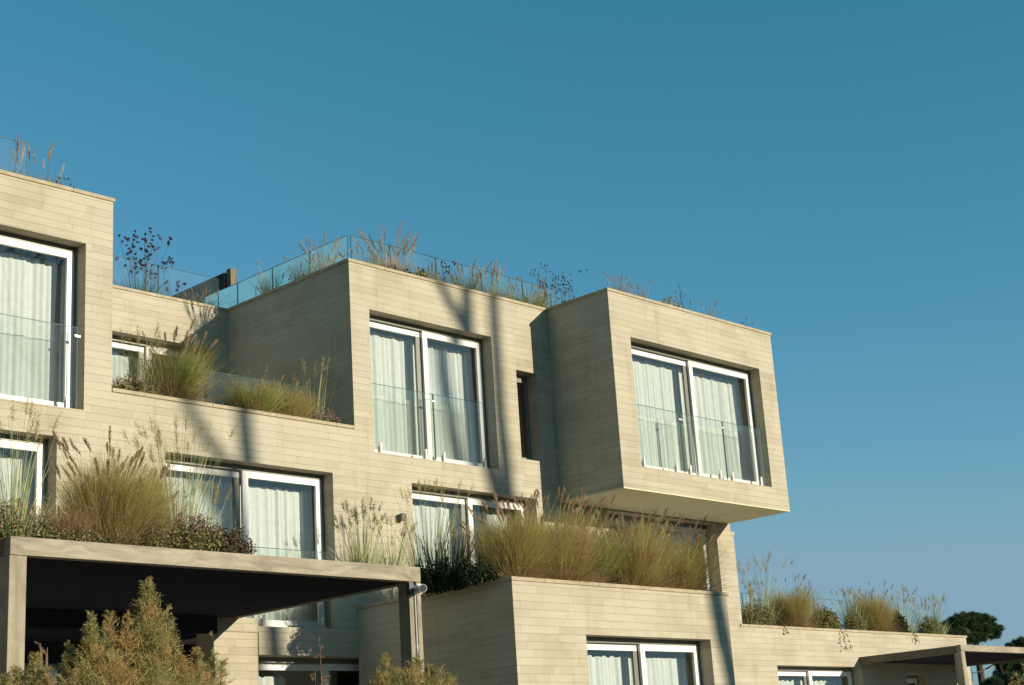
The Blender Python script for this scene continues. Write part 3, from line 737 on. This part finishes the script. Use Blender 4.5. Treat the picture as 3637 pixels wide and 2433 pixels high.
def verbena(px, py, Y, z, H, sp, n, label, group, seed, name='verbena_plant', head=.022):
    if z == ZR: H += .22
    n = int(n*1.3)
    g_ = np.random.default_rng(seed); p = at(px, py, Y); base = Vector((float(p[0]), float(p[1]), z)); B = np.array(base)
    T = empty(name, base, label, 'flowering plant', group); R = Ribbons(); H_ = Ribbons()
    az = g_.random(n)*6.283; r0 = sp*.35*np.sqrt(g_.random(n))
    b = B[None]+np.stack([np.cos(az)*r0, np.sin(az)*r0, np.zeros(n)], 1)
    P = R.add(b, dirs_from(az, np.abs(g_.normal(0, .22, n))), H*g_.uniform(.45, .95, n), .010, g_.normal(0, .08, (n, 3)), 5, 0, g_, .6)
    for q in range(n):
        tp = P[q, -1]; nn = g_.integers(2, 4)
        d = g_.normal(0, .4, (nn, 3))+np.array([0, 0, 1]); L = H*g_.uniform(.05, .16, nn)
        PP = R.add(np.repeat(tp[None], nn, 0), d, L, .007, g_.normal(0, .1, (nn, 3)), 2, 0, g_, .8)
        e = PP[:, -1]
        for e1 in e:
            H_ = Ribbons(); H_.cards(e1[None]+g_.normal(0, head*.22, (9, 3)), head*.85, 0, g_, None, 1.5); H_.build('flower_head', VERBF, T, tuple(e1))
    nb = n*14; az = g_.random(nb)*6.283; r0 = sp*.7*np.sqrt(g_.random(nb))
    b = B[None]+np.stack([np.cos(az)*r0, np.sin(az)*r0, g_.random(nb)*H*.12], 1)
    R.add(b, dirs_from(az, g_.uniform(0, .9, nb)), H*g_.uniform(.1, .38, nb), .008, np.stack([np.cos(az), np.sin(az), -.5*np.ones(nb)], 1)*g_.uniform(0, .35, nb)[:, None], 3, 0, g_)
    R.build('stems', VERBS, T, base)
    return T

# --- planted strip on the left pergola roof (z 4.65)
ZP = 4.65
G1 = 'plants on the left pergola roof'
fountain(385, 1935, 16.40, ZP, 1.10, .47, 2700, 'biggest round fountain grass with brown plumes on the left pergola roof', G1, 11, 26)
fountain(498, 1945, 16.30, ZP, .80, .26, 700, 'narrow green fountain grass squeezed against the right of the biggest clump', G1, 12, 6, [FOUNTG, DRYB])
fountain(225, 1925, 16.30, ZP, .55, .34, 700, 'low arching straw-coloured tussock at the left foot of the biggest clump', G1, 13, 2, [DRYB, DRYB], name='grass_tussock')
reeds(45, 1900, 16.35, ZP, 1.75, .26, 70, 'tall green reeds at the far left in front of the corner window', G1, 14, .35, lean=.10)
reeds(640, 1950, 16.45, ZP, 1.95, .24, 85, 'tall pale reeds with airy tops in front of the left lower window', G1, 15, .45, lean=.10)
reeds(720, 1960, 16.7, ZP, 1.25, .16, 26, 'thin sparse reeds right beside the tall pale reeds', G1, 16, .5, lean=.10, psize=.10)
mound(60, 1915, 16.25, ZP, .6, .3, .50, 4200, 'russet and green low shrub under the far left reeds', G1, 17, [SEDL, SEDF], .03)
mound(545, 1955, 16.12, ZP, .45, .24, .40, 3000, 'dusky green stonecrop right of the biggest grass clump', G1, 18, [SEDL, SEDF], .03, flower=.15, stick=.05)
mound(690, 1965, 16.08, ZP, .48, .26, .52, 4600, 'purple-flowered stonecrop spilling over the pergola fascia', G1, 19, [SEDL, SEDF], .032, flower=.3, stick=.12)
mound(820, 1975, 16.10, ZP, .34, .24, .42, 3000, 'dark brown-green stonecrop at the right end of the stonecrop row', G1, 20, [leafmat('dark_stonecrop', [(0, (.04, .035, .02)), (.5, (.10, .085, .045)), (1, (.20, .15, .08))], .15), SEDF], .03, flower=.12, stick=.10)
mound(320, 1935, 16.05, ZP, .8, .16, .20, 2600, 'creeping green groundcover along the fascia below the biggest clump', G1, 21, [SEDL, SEDF], .028, flower=.1, stick=.03)
reeds(1285, 2000, 16.12, ZP, 1.02, .26, 50, 'grey-green seedy stalks standing before the plain wall above the pergola', G1, 22, .6, psize=.09, pan=SEDL, lean=.12)
reeds(1395, 2010, 16.08, ZP, .84, .18, 22, 'yellow flowering stalks between the seedy stalks and the pergola corner', G1, 23, .8, psize=.10, lean=.2)
# --- lower bay roof (z 4.7)
ZL = 4.70
G2 = 'plants on the lower bay roof'
def onroof(px, Y): return px, 2050, Y
reeds(1530, 2100, 18.6, ZL, 1.95, .38, 130, 'tall fanned reeds over dark bushes beside the pergola corner', G2, 31, .12, lean=.16)
reeds(1640, 2080, 18.3, ZL, 1.3, .3, 50, 'slender dark reeds between the fanned reeds and the russet grasses', G2, 32, .3, lean=.14, mats=VERBS)
mound(1575, 2100, 17.9, ZL, .55, .7, .50, 3200, 'near-black leafy bush behind the left rim of the lower bay', G2, 33, [DARKL, SEDF], .05, flower=0)
mound(1700, 2080, 17.0, ZL, .42, .35, .42, 1800, 'dark low bush at the left rim of the lower bay next to russet grass', G2, 34, [DARKL, SEDF], .045, flower=0)
reeds(1590, 2100, 17.7, ZL, .95, .50, 70, 'near-black upright spiky leaves rising through the dark bushes', G2, 41, 0, mats=DARKL, width=.022, lean=.14)
fountain(1822, 2040, 17.0, ZL, 1.10, .50, 2700, 'leftmost full fountain grass on the lower bay roof', G2, 35, 22)
fountain(1970, 2055, 16.95, ZL, 1.18, .60, 2700, 'second fountain grass from the left on the lower bay roof', G2, 36, 40)
fountain(2085, 2065, 17.1, ZL, .98, .50, 2100, 'third fountain grass from the left on the lower bay roof', G2, 37, 28, [FOUNTG, DRYB])
fountain(2240, 2075, 17.0, ZL, 1.14, .60, 2700, 'fourth fountain grass from the left on the lower bay roof', G2, 38, 40)
fountain(2400, 2085, 17.0, ZL, 1.04, .58, 2500, 'rightmost full fountain grass on the lower bay roof with plumes leaning right', G2, 39, 32)
mound(2170, 2075, 16.72, ZL, .24, .12, .46, 900, 'small dark green fine shrub in the dip between fountain grasses', G2, 40, [DARKL, SEDF], .03, flower=0)
# --- upper terrace planter (z 7.8)
ZU = 7.79
G3 = 'plants in the upper terrace planter'
mound(480, 1385, 20.32, ZU, .6, .2, .32, 3800, 'green and mauve stonecrop at the left end of the upper planter', G3, 51, [SEDL, SEDF], .034, flower=.3)
mound(620, 1405, 20.28, ZU, .42, .2, .26, 2600, 'mauve-brown stonecrop at the foot of the upper fountain grass', G3, 52, [SEDL, SEDF], .034, flower=.5)
reeds(500, 1390, 20.45, ZU, 1.30, .28, 36, 'tall airy-topped grass before the recessed terrace window', G3, 53, .4, psize=.17, lean=.08)
fountain(610, 1405, 20.4, ZU, .92, .42, 1700, 'full fountain grass with upright plumes left in the upper planter', G3, 54, 17, [FOUNTG, DRYB])
fountain(900, 1450, 20.4, ZU, .58, .38, 1300, 'short bushy fountain grass in the middle of the upper planter', G3, 55, 8, [FOUNTG, DRYB], lib=PLS)
fountain(1030, 1470, 20.4, ZU, .55, .34, 1100, 'short golden fountain grass right of the middle of the upper planter', G3, 56, 10, lib=PLS)
reeds(1120, 1485, 20.45, ZU, 1.30, .22, 24, 'tall stalks with feathery tops at the right end of the upper planter', G3, 57, .45, psize=.17, lean=.14)
mound(1150, 1485, 20.3, ZU, .34, .2, .30, 2600, 'purple heather-like shrub at the right end of the upper planter', G3, 58, [SEDL, SEDF], .03, flower=.6)
mound(790, 1440, 20.3, ZU, .45, .12, .12, 900, 'sparse green groundcover in the gap of the upper planter', G3, 59, [SEDL, SEDF], .03, flower=.2)
# --- roofs (z 10.75)
ZR = 10.80
G4 = 'plants on the tower roof'
fountain(40, 600, 20.9, ZR, .30, .22, 260, 'sparse pale-plumed grass at the left end of the tower roof', G4, 61, 4, [FOUNTG, DRYB], lib=PLP[:1])
fountain(150, 630, 20.9, ZR, .34, .30, 300, 'tallest pale-plumed grass on the tower roof', G4, 62, 7, [FOUNTG, DRYB], lib=PLP[:1])
verbena(235, 660, 20.8, ZR, .50, .32, 12, 'dark-dotted flower stalks near the tower roof corner', G4, 63)
G5 = 'plants on the rear and middle roofs'
verbena(490, 1030, 24.2, ZR, 1.25, .50, 26, 'tallest dark-headed flower stalks beside the tower wall on the rear roof', G5, 64, head=.035)
verbena(610, 1050, 24.2, ZR, .8, .35, 9, 'leaning flower stalks left of the dark roof screen', G5, 65, head=.035)
fountain(720, 1075, 24.3, ZR, .35, .30, 130, 'thin plumed grass just left of the dark roof screen', G5, 66, 6, [FOUNTG, DRYB], lib=PLS)
fountain(880, 1060, 24.3, ZR, .55, .3, 150, 'green upright grass right of the roof screen post', G5, 67, 3, [FOUNTG, DRYB], lib=PLS)
def side_roof(px, py):                       # along the left rim of the middle roof
    p = atz(px, py, 10.9); return (17.5+.0*p[0], float(p[1]))
def rim(px):                                 # y of the rim point seen at px on the line x = 17.45
    lo, hi = 20.2, 26
    for _ in range(30):
        mid = (lo+hi)/2; v = np.array([17.5, mid, 10.9])-CAM; X = IW/2+FPX*np.dot(v, _r2)/np.dot(v, _f)
        if X > px: lo = mid
        else: hi = mid
    return 17.5, (lo+hi)/2
for px, hh, lab, sd, npl in ((960, .50, 'green bushy grass along the shaded side rim, nearest the screen', 68, 3), (1075, .46, 'green grass with tan tufts along the shaded side rim', 69, 5)):
    fountain(0, 0, 0, ZR, hh-.1, .26, 90, lab, G5, sd, npl, [FOUNTG, DRYB], lib=PLS, xy=rim(px))
fountain(0, 0, 0, ZR, .38, .2, 70, 'wind-blown pale feather grass by the left corner of the middle roof', G5, 70, 14, [FOUNTG, DRYB], lib=PLP, xy=rim(1150))
fountain(1375, 950, 20.55, ZR, .36, .26, 420, 'leaning white feather grass on the middle roof behind the glass', G5, 71, 22, [PLUMEP, DRYB], lib=PLP[1:])
mound(1410, 965, 20.45, ZR, .55, .2, .17, 2000, 'dark creeping mat at the foot of the white feather grass', G5, 72, [DARKL, SEDF], .045, flower=0)
fountain(1420, 960, 20.6, ZR, .36, .20, 260, 'upright white feather grass right of the leaning one', G5, 73, 16, [PLUMEP, DRYB], lib=PLP[:2])
mound(1490, 985, 20.5, ZR, .18, .15, .24, 500, 'small leafy weed in front of the middle roof glass', G5, 74, [SEDL, SEDF], .05, flower=0)
verbena(1570, 1005, 20.6, ZR, .55, .28, 12, 'dark-tipped green stalks above the forked tree shadow', G5, 75)
fountain(1650, 1020, 20.6, ZR, .40, .26, 330, 'pale feather grass with one upright spike above the forked shadow', G5, 76, 18, [FOUNTG, DRYB], lib=PLP)
fountain(1740, 1050, 20.6, ZR, .36, .22, 260, 'pinkish leaning feather grass near the right end of the glass', G5, 77, 15, [FOUNTG, DRYB], lib=PLP[:2])
mound(1840, 1075, 20.5, ZR, .35, .2, .2, 1100, 'bright green low herb right of the last roof glass seam', G5, 78, [SEDL, SEDF], .04, flower=.05)
fountain(1300, 940, 20.5, ZR, .22, .2, 140, 'low pale tuft beside the front corner of the middle roof', G5, 90, 8, [FOUNTG, DRYB], lib=PLS)
fountain(1530, 990, 20.5, ZR, .26, .22, 200, 'low green tuft between the leafy weed and the dark-tipped stalks', G5, 88, 6, [FOUNTG, DRYB], lib=PLS)
fountain(1790, 1060, 20.5, ZR, .28, .22, 220, 'low green tuft under the last roof glass seam', G5, 89, 9, [FOUNTG, DRYB], lib=PLS)
verbena(1930, 1080, 20.6, ZR, .95, .45, 22, 'black-dotted flower stalks left of the upper bay corner', G5, 79)
verbena(2010, 1085, 20.7, ZR, 1.05, .40, 18, 'highest black-dotted stalks right behind the upper bay rim', G5, 80)
fountain(1890, 1085, 20.5, ZR, .42, .28, 360, 'tan-plumed grass in front of the dotted stalks by the upper bay', G5, 81, 12, [FOUNTG, DRYB], lib=PLS)
G6 = 'plants on the upper bay roof'
fountain(2195, 1035, 18.75, ZR, .27, .16, 90, 'reddish thin tufts at the left corner of the upper bay roof', G6, 82, 5, [DRYB, DRYB], lib=PLS)
fountain(2270, 1060, 18.75, ZR, .24, .16, 80, 'faint tan tufts just right of the upper bay corner', G6, 83, 4, [DRYB, DRYB], lib=PLS)
mound(2385, 1095, 18.7, ZR+.03, .42, .15, .20, 1300, 'silvery low shrub in the middle of the upper bay roof', G6, 84, [SILV, SEDF], .035, flower=0)
verbena(2428, 1095, 18.75, ZR, .50, .18, 8, 'bare pale twiggy sprig rising from the silvery shrub', G6, 85, name='twiggy_plant', head=.012)
fountain(2520, 1140, 18.75, ZR, .22, .15, 70, 'small tan tuft right of the silvery shrub', G6, 86, 3, [DRYB, DRYB], lib=PLS)
verbena(2650, 1160, 18.75, ZR, .22, .25, 6, 'short dark sprigs near the right corner of the upper bay roof', G6, 87, name='twiggy_plant', head=.01)
# --- right wing roof (z 4.75)
ZW = 4.76
G7 = 'plants on the right wing roof'
mound(2690, 2210, 20.4, ZW, .75, .2, .36, 3000, 'mixed dark stonecrop at the left end of the wing roof', G7, 91, [SEDL, SEDF], .035, flower=.1)
reeds(2650, 2215, 20.5, ZW, 1.0, .26, 40, 'short pale reeds against the wall end on the wing roof', G7, 92, .5, psize=.09)
reeds(2710, 2215, 20.5, ZW, 1.62, .20, 34, 'tallest reed with a fluffy tan top on the wing roof', G7, 93, .3, psize=.16)
fountain(2810, 2225, 20.4, ZW, .78, .42, 1900, 'left golden fountain grass on the wing roof', G7, 94, 16, lib=PLS)
mound(2930, 2230, 20.4, ZW, .60, .2, .34, 2600, 'dark spiky herb mass between the two golden grasses', G7, 95, [SEDL, SEDF], .045, flower=.1)
reeds(2935, 2230, 20.45, ZW, .55, .25, 20, 'short bladed herb rising between the two golden grasses', G7, 96, .1, width=.014, mats=VERBS)
fountain(3105, 2238, 20.4, ZW, .80, .42, 1900, 'right golden fountain grass on the wing roof', G7, 97, 16, lib=PLS)
reeds(3030, 2235, 20.5, ZW, 1.05, .28, 50, 'green reeds leaning on the left side of the right golden grass', G7, 98, .5, psize=.09)
reeds(3205, 2240, 20.5, ZW, 1.15, .26, 60, 'dense pale reeds right of the right golden grass', G7, 99, .5, psize=.09)
reeds(3300, 2245, 20.5, ZW, 1.05, .42, 80, 'grey wispy reeds near the right end of the wing roof', G7, 100, .5, psize=.11)
mound(3190, 2243, 20.35, ZW, .40, .18, .34, 1900, 'blackish-green bush under the dense pale reeds', G7, 101, [DARKL, SEDF], .045, flower=0)
mound(3310, 2248, 20.35, ZW, .55, .18, .30, 2300, 'russet stonecrop at the right end of the wing roof', G7, 102, [SEDL, SEDF], .035, flower=.15)
mound(3035, 2236, 20.3, ZW, .35, .16, .30, 1500, 'olive low herb at the left foot of the right golden grass', G7, 103, [SEDL, SEDF], .035, flower=.1)
# ivy sprigs hanging over the wing coping
G8 = 'ivy sprigs hanging over the wing coping'
for i, (px, py, L_, lab) in enumerate(((2788, 2232, .10, 'single ivy leaf cluster hanging left on the wing coping'), (2995, 2240, .42, 'longest ivy trails hanging over the middle of the wing coping'), (3243, 2252, .20, 'short ivy loop hanging near the right of the wing coping'))):
    p = at(px, py, 19.96); g_ = np.random.default_rng(300+i); T = empty('ivy_sprig', tuple(p), lab, 'ivy', G8)
    R = Ribbons(); n = 1+int(L_*10)
    b = np.array(p)[None]+np.stack([g_.uniform(-.2*L_*2, .2*L_*2, n), np.full(n, -.01), np.full(n, .06)], 1)
    d = np.stack([g_.normal(0, .2, n), np.full(n, -.15), -np.ones(n)], 1)
    P = R.add(b, d, L_*g_.uniform(.5, 1.1, n)+.05, .006, np.zeros((n, 3)), 3, 0, g_, .8)
    q = P.reshape(-1, 3); q = np.concatenate([q, P[:, -1], P[:, -1]])
    R.cards(q+g_.normal(0, .015, q.shape), .042, 1, g_, None, 1.5); R.build('leaves', [TWIG, SEDL], T, tuple(p))

# --- tamarisk shrubs in the foreground
def tamarisk(Y, spires, label, seed, group='feathery shrubs in the foreground', mats=None, dens=1.0, sprays=()):
    g_ = np.random.default_rng(seed)
    ps = [at(px, py, Y+dy) for px, py, wpx, hpx, dy in spires]
    cx = float(np.mean([p[0] for p in ps])); cyy = float(np.mean([p[1] for p in ps]))
    base = (cx, cyy, gz(cx, cyy)); T = empty('tamarisk_shrub', base, label, 'shrub', group)
    R = Ribbons(); tr = MB()
    for (px, py, wpx, hpx, dy), tip in zip(spires, ps):
        s_ = mpp(tip); rad = wpx*s_/2; hh = hpx*s_
        tip = Vector(tip); foot = Vector((cx+(tip.x-cx)*.25, cyy+(tip.y-cyy)*.25, base[2]))
        mid = Vector((tip.x+rnd.uniform(-.05, .05), tip.y, tip.z-hh))
        tr.tube([foot, (foot+mid)/2+Vector((0, 0, .25)), mid, tip], [.03, .022, .014, .002], 6)
        n = int(hpx*.60*dens*(wpx/140)**.8)
        t = g_.random(n)**.8                             # 0 at the tip
        az = g_.random(n)*6.283
        pos = np.array(tip)[None]+(np.array(mid)-np.array(tip))[None]*t[:, None]
        L = (rad*1.4)*np.clip(t*1.1, .06, 1)*g_.uniform(.35, 1.25, n)+.03
        d = dirs_from(az, g_.uniform(.45, 1.05, n))
        bend = np.stack([np.cos(az)*.12, np.sin(az)*.12, g_.uniform(-.35, .25, n)], 1)
        P = R.add(pos, d, L, .0045, bend, 4, 0, g_, .4)
        side = np.cross(d, g_.normal(size=(n, 3))); side /= np.linalg.norm(side, axis=1, keepdims=True)
        for k in range(16):                              # alternate twiglets, shorter towards the tip of the branchlet
            u = (k+.5+g_.random(n)*.6)/16.5; sg = 1 if k % 2 else -1
            dn = d/np.linalg.norm(d, axis=1, keepdims=True)
            src = pos+dn*(L*u)[:, None]+bend*(L*u*u)[:, None]
            d2 = dn*.9+2*bend*u[:, None]*.5+side*sg*.85+g_.normal(0, .22, (n, 3))
            l2 = (.035+.30*L*(1.05-u))*g_.uniform(.6, 1.15, n)
            P2_ = R.add(src, d2, l2, g_.uniform(.0035, .0055, n), g_.normal(0, .10, (n, 3)), 2, 0, g_, .3)
            R.add(P2_[:, 1], d2+g_.normal(0, .6, (n, 3)), l2*.55, .004, np.zeros((n, 3)), 1, 0, g_, .3)
    R.build('foliage', mats or TAMA, T, base)
    tr.build('branches', TWIG, T, origin=base)
    return T
tamarisk(12.5, [(524, 2056, 170, 360, 0), (515, 2200, 230, 330, .1), (322, 2185, 130, 330, -.1), (385, 2225, 170, 330, 0), (455, 2215, 150, 330, .15), (250, 2290, 110, 260, .1),
                (580, 2250, 150, 300, -.1), (640, 2330, 160, 260, 0), (400, 2330, 300, 260, -.25), (300, 2360, 220, 220, -.2), (540, 2350, 260, 240, -.25), (700, 2370, 130, 200, .1), (390, 2178, 70, 160, .1), (592, 2160, 80, 200, .1), (455, 2185, 70, 200, -.1), (700, 2300, 90, 200, 0)],
         'large feathery green and orange tamarisk with one tall pointed top before the pergola', 401)
tamarisk(12.3, [(125, 2325, 120, 230, 0), (60, 2370, 120, 180, .1), (170, 2385, 130, 180, -.1), (20, 2400, 110, 150, 0)],
         'small russet tamarisk at the bottom left corner against the pergola post', 402)
tamarisk(12.8, [(755, 2255, 36, 260, 0), (790, 2350, 90, 160, .1), (735, 2360, 70, 160, -.1)],
         'thin dark upright tamarisk sprig right of the large feathery shrub', 403, dens=.7)
tamarisk(13.2, [(1370, 2328, 90, 200, 0), (1400, 2375, 170, 160, .1), (1480, 2330, 150, 200, 0), (1530, 2370, 170, 160, -.1), (1340, 2390, 90, 140, 0), (1590, 2400, 120, 120, .1), (1450, 2385, 170, 160, -.2)],
         'orange-tipped tamarisk at the bottom centre in front of the corner post', 404)
tamarisk(13.6, [(1135, 2270, 46, 260, 0), (1120, 2370, 60, 120, .1), (1160, 2400, 60, 120, 0)],
         'lone spindly reddish sprig before the lower windows', 405, mats=TAMR, dens=.16)
tamarisk(13.0, [(3610, 2380, 60, 150, 0), (3632, 2350, 50, 160, .1), (3590, 2410, 50, 110, -.1)],
         'orange feathery sprigs at the bottom right corner', 406)
tamarisk(12.6, [(140, 2283, 26, 40, 0), (168, 2298, 24, 40, .05)], 'small red-flowered tip above the bottom left tamarisk', 407, mats=TAMR, dens=.25)

# --- background pines
def pine(px, py_top, wpx, hpx, Y, label, seed, blobs, group='dark pines beyond the building'):
    g_ = np.random.default_rng(seed); c = at(px, py_top, Y); s_ = mpp(c); x0, z0 = float(c[0]), gz(0, Y)
    T = empty('pine_tree', (x0, Y, z0), label, 'tree', group); tr = MB(); R = Ribbons()
    ztop = float(c[2]); zc = ztop-hpx*s_
    tr.tube([(x0+.3, Y, z0), (x0, Y, (z0+zc)/2), (x0-.1, Y, zc), (x0, Y, ztop-.3)], [.28, .22, .16, .03], 9)
    for bx, by, br in blobs:
        cen = np.array(at(bx, by, Y+g_.uniform(-1, 1))); rr = br*s_
        tr.tube([(x0-.05, Y, zc-rr*.2), ((x0+cen[0])/2, Y, (zc+cen[2])/2-.1), tuple(cen)], [.09, .05, .015], 6)
        nt_ = int(70+rr*rr*150)
        dd = g_.normal(size=(nt_, 3)); dd /= np.linalg.norm(dd, axis=1, keepdims=True)
        tp = cen[None]+dd*np.array([1, 1.1, .62])[None]*rr*(g_.random(nt_)**.4)[:, None]*g_.uniform(.8, 1.12, nt_)[:, None]
        k = 42; src = np.repeat(tp, k, 0); d = g_.normal(size=(nt_*k, 3))+np.array([0, 0, .7])
        R.add(src, d, g_.uniform(.10, .22, nt_*k), .016, g_.normal(0, .05, (nt_*k, 3)), 1, 0, g_, .4)
    tr.build('trunk', BARK, T, origin=(x0, Y, z0)); R.build('crown', PINEN, T, (x0, Y, z0))
    return T
pine(3455, 2185, 200, 60, 44, 'dark round-crowned pine rising behind the right end of the wing', 501,
     [(3375, 2225, 34), (3400, 2205, 34), (3440, 2200, 38), (3475, 2200, 36), (3505, 2215, 36), (3535, 2235, 28), (3395, 2250, 34), (3440, 2235, 46), (3490, 2245, 42), (3530, 2255, 26), (3425, 2270, 34), (3470, 2265, 34), (3455, 2190, 20), (3420, 2192, 16), (3495, 2195, 18), (3365, 2245, 22)])
pine(3625, 2265, 80, 50, 40, 'dark pine top peeping over the right pergola at the frame edge', 502,
     [(3625, 2285, 26), (3605, 2295, 20), (3645, 2290, 34), (3585, 2298, 12), (3660, 2300, 40)])
pine(3610, 2350, 160, 90, 36, 'low dark pine seen beneath the right pergola roof', 503,
     [(3560, 2365, 26), (3590, 2355, 34), (3630, 2370, 44), (3570, 2400, 40), (3530, 2425, 30), (3600, 2420, 50), (3510, 2440, 26), (3560, 2440, 40), (3650, 2410, 44), (3545, 2350, 16)])
# thin bare branch reaching left from that pine
m = MB(); a = [at(3445, 2392, 36), at(3480, 2385, 36), at(3510, 2372, 36), at(3535, 2355, 36)]
m.tube([tuple(q) for q in a], [.02, .03, .035, .045], 6); m.tube([tuple(at(3447, 2370, 36)), tuple(at(3455, 2400, 36)), tuple(at(3452, 2433, 36))], [.012, .02, .02], 5)
m.build('branch', BARK, bpy.data.objects['pine_tree.002'])

# --- added belt of unseen trees that cuts sky light on the left-facing walls
g_ = np.random.default_rng(900); R = Ribbons()
for _ in range(70):
    c_ = np.array([g_.uniform(-34, -12), g_.uniform(-12, 75), 0.0]); hh_ = g_.uniform(11, 18); n_ = 420
    dd_ = g_.normal(size=(n_, 3)); dd_ /= np.linalg.norm(dd_, axis=1, keepdims=True)
    pos_ = c_+np.array([0, 0, hh_*.55])+dd_*np.array([3.2, 3.2, hh_*.45])*g_.random(n_)[:, None]**.4
    R.cards(pos_, g_.uniform(.7, 1.3, n_), 0, g_, None, 1.5)
    R.add(c_[None], np.array([[0, 0, 1.]]), hh_*.9, .5, np.zeros((1, 3)), 3, 1, g_)
tag(R.build('light_blocking_trees', [DARKL, BARK]), kind='stuff', label='added belt of unseen trees left of the building that cuts sky light on its shaded walls', cat='light_blocking_trees')
# --- tall trees on the sunny side whose trunks throw the soft shadows on the front
def shadow_tree(name_seed, paths, label, T_=34.0, leafy=True):
    """paths: list of [(x,z,width)...] on the facade plane; each point is carried back towards the sun by T_ metres"""
    def back(x, z): return (x-SX*T_, F-T_, z-SZ*T_)
    g_ = np.random.default_rng(name_seed); tr = MB(); R = Ribbons(); top = None
    x0, z0, w0 = paths[0][0]; b0 = back(x0, z0); ground = gz(0, b0[1])
    T = empty('tall_pine', (b0[0], b0[1], ground), label, 'tree', 'trees throwing the trunk shadows')
    for i, pth in enumerate(paths):
        pts = [back(x, z) for x, z, w_ in pth]; rad = [w_*.58 for _, _, w_ in pth]
        if i == 0: pts = [(pts[0][0]-.1, pts[0][1], ground)]+pts; rad = [rad[0]*1.3]+rad
        tr.tube(pts, rad, 10); top = pts[-1]
        if leafy and i == 0:
            for _ in range(4):
                c = np.array(top)+g_.normal(0, 1, 3)*np.array([1.3, 1.3, .5])+np.array([0, 0, 1.2]); n = 260
                tp = c+g_.normal(0, .6, (n, 3)); k = 14
                R.add(np.repeat(tp, k, 0), g_.normal(size=(n*k, 3)), .2, .02, np.zeros((n*k, 3)), 1, 0, g_, .4)
    tr.build('trunk', BARK, T, origin=(b0[0], b0[1], ground)); 
    if leafy: R.build('crown', PINEN, T, (b0[0], b0[1], ground))

shadow_tree(601, [[(21.45, 2.2, .40), (21.27, 3.0, .40), (21.15, 3.8, .39), (21.08, 5.2, .37), (21.02, 7.0, .32), (20.93, 8.6, .27), (20.93, 10.9, .24), (21.05, 15, .16)],
                  [(21.03, 5.9, .26), (20.70, 7.0, .30), (20.36, 8.3, .32), (20.2, 9.5, .30), (20.19, 10.9, .25), (20.25, 15, .14)],
                  [(20.22, 9.85, .2), (19.95, 10.3, .22), (19.6, 10.75, .2), (19.2, 11.4, .17), (18.5, 14.5, .10)]],
            'forked two-stemmed pine whose shadow crosses the front right of the middle window', 35.0)
shadow_tree(603, [[(15.55, 2.5, .36), (15.42, 4.3, .34), (15.2, 5.7, .32), (15.0, 7.0, .30), (14.92, 7.9, .28), (14.8, 10.5, .22), (14.7, 15, .14)], [(15.1, 6.2, .2), (14.8, 6.7, .2), (14.39, 7.07, .2), (14.15, 7.35, .2), (13.84, 7.8, .18), (13.5, 9.0, .1)]],
            'leaning pine whose shadow crosses the upper planter wall', 36.0)
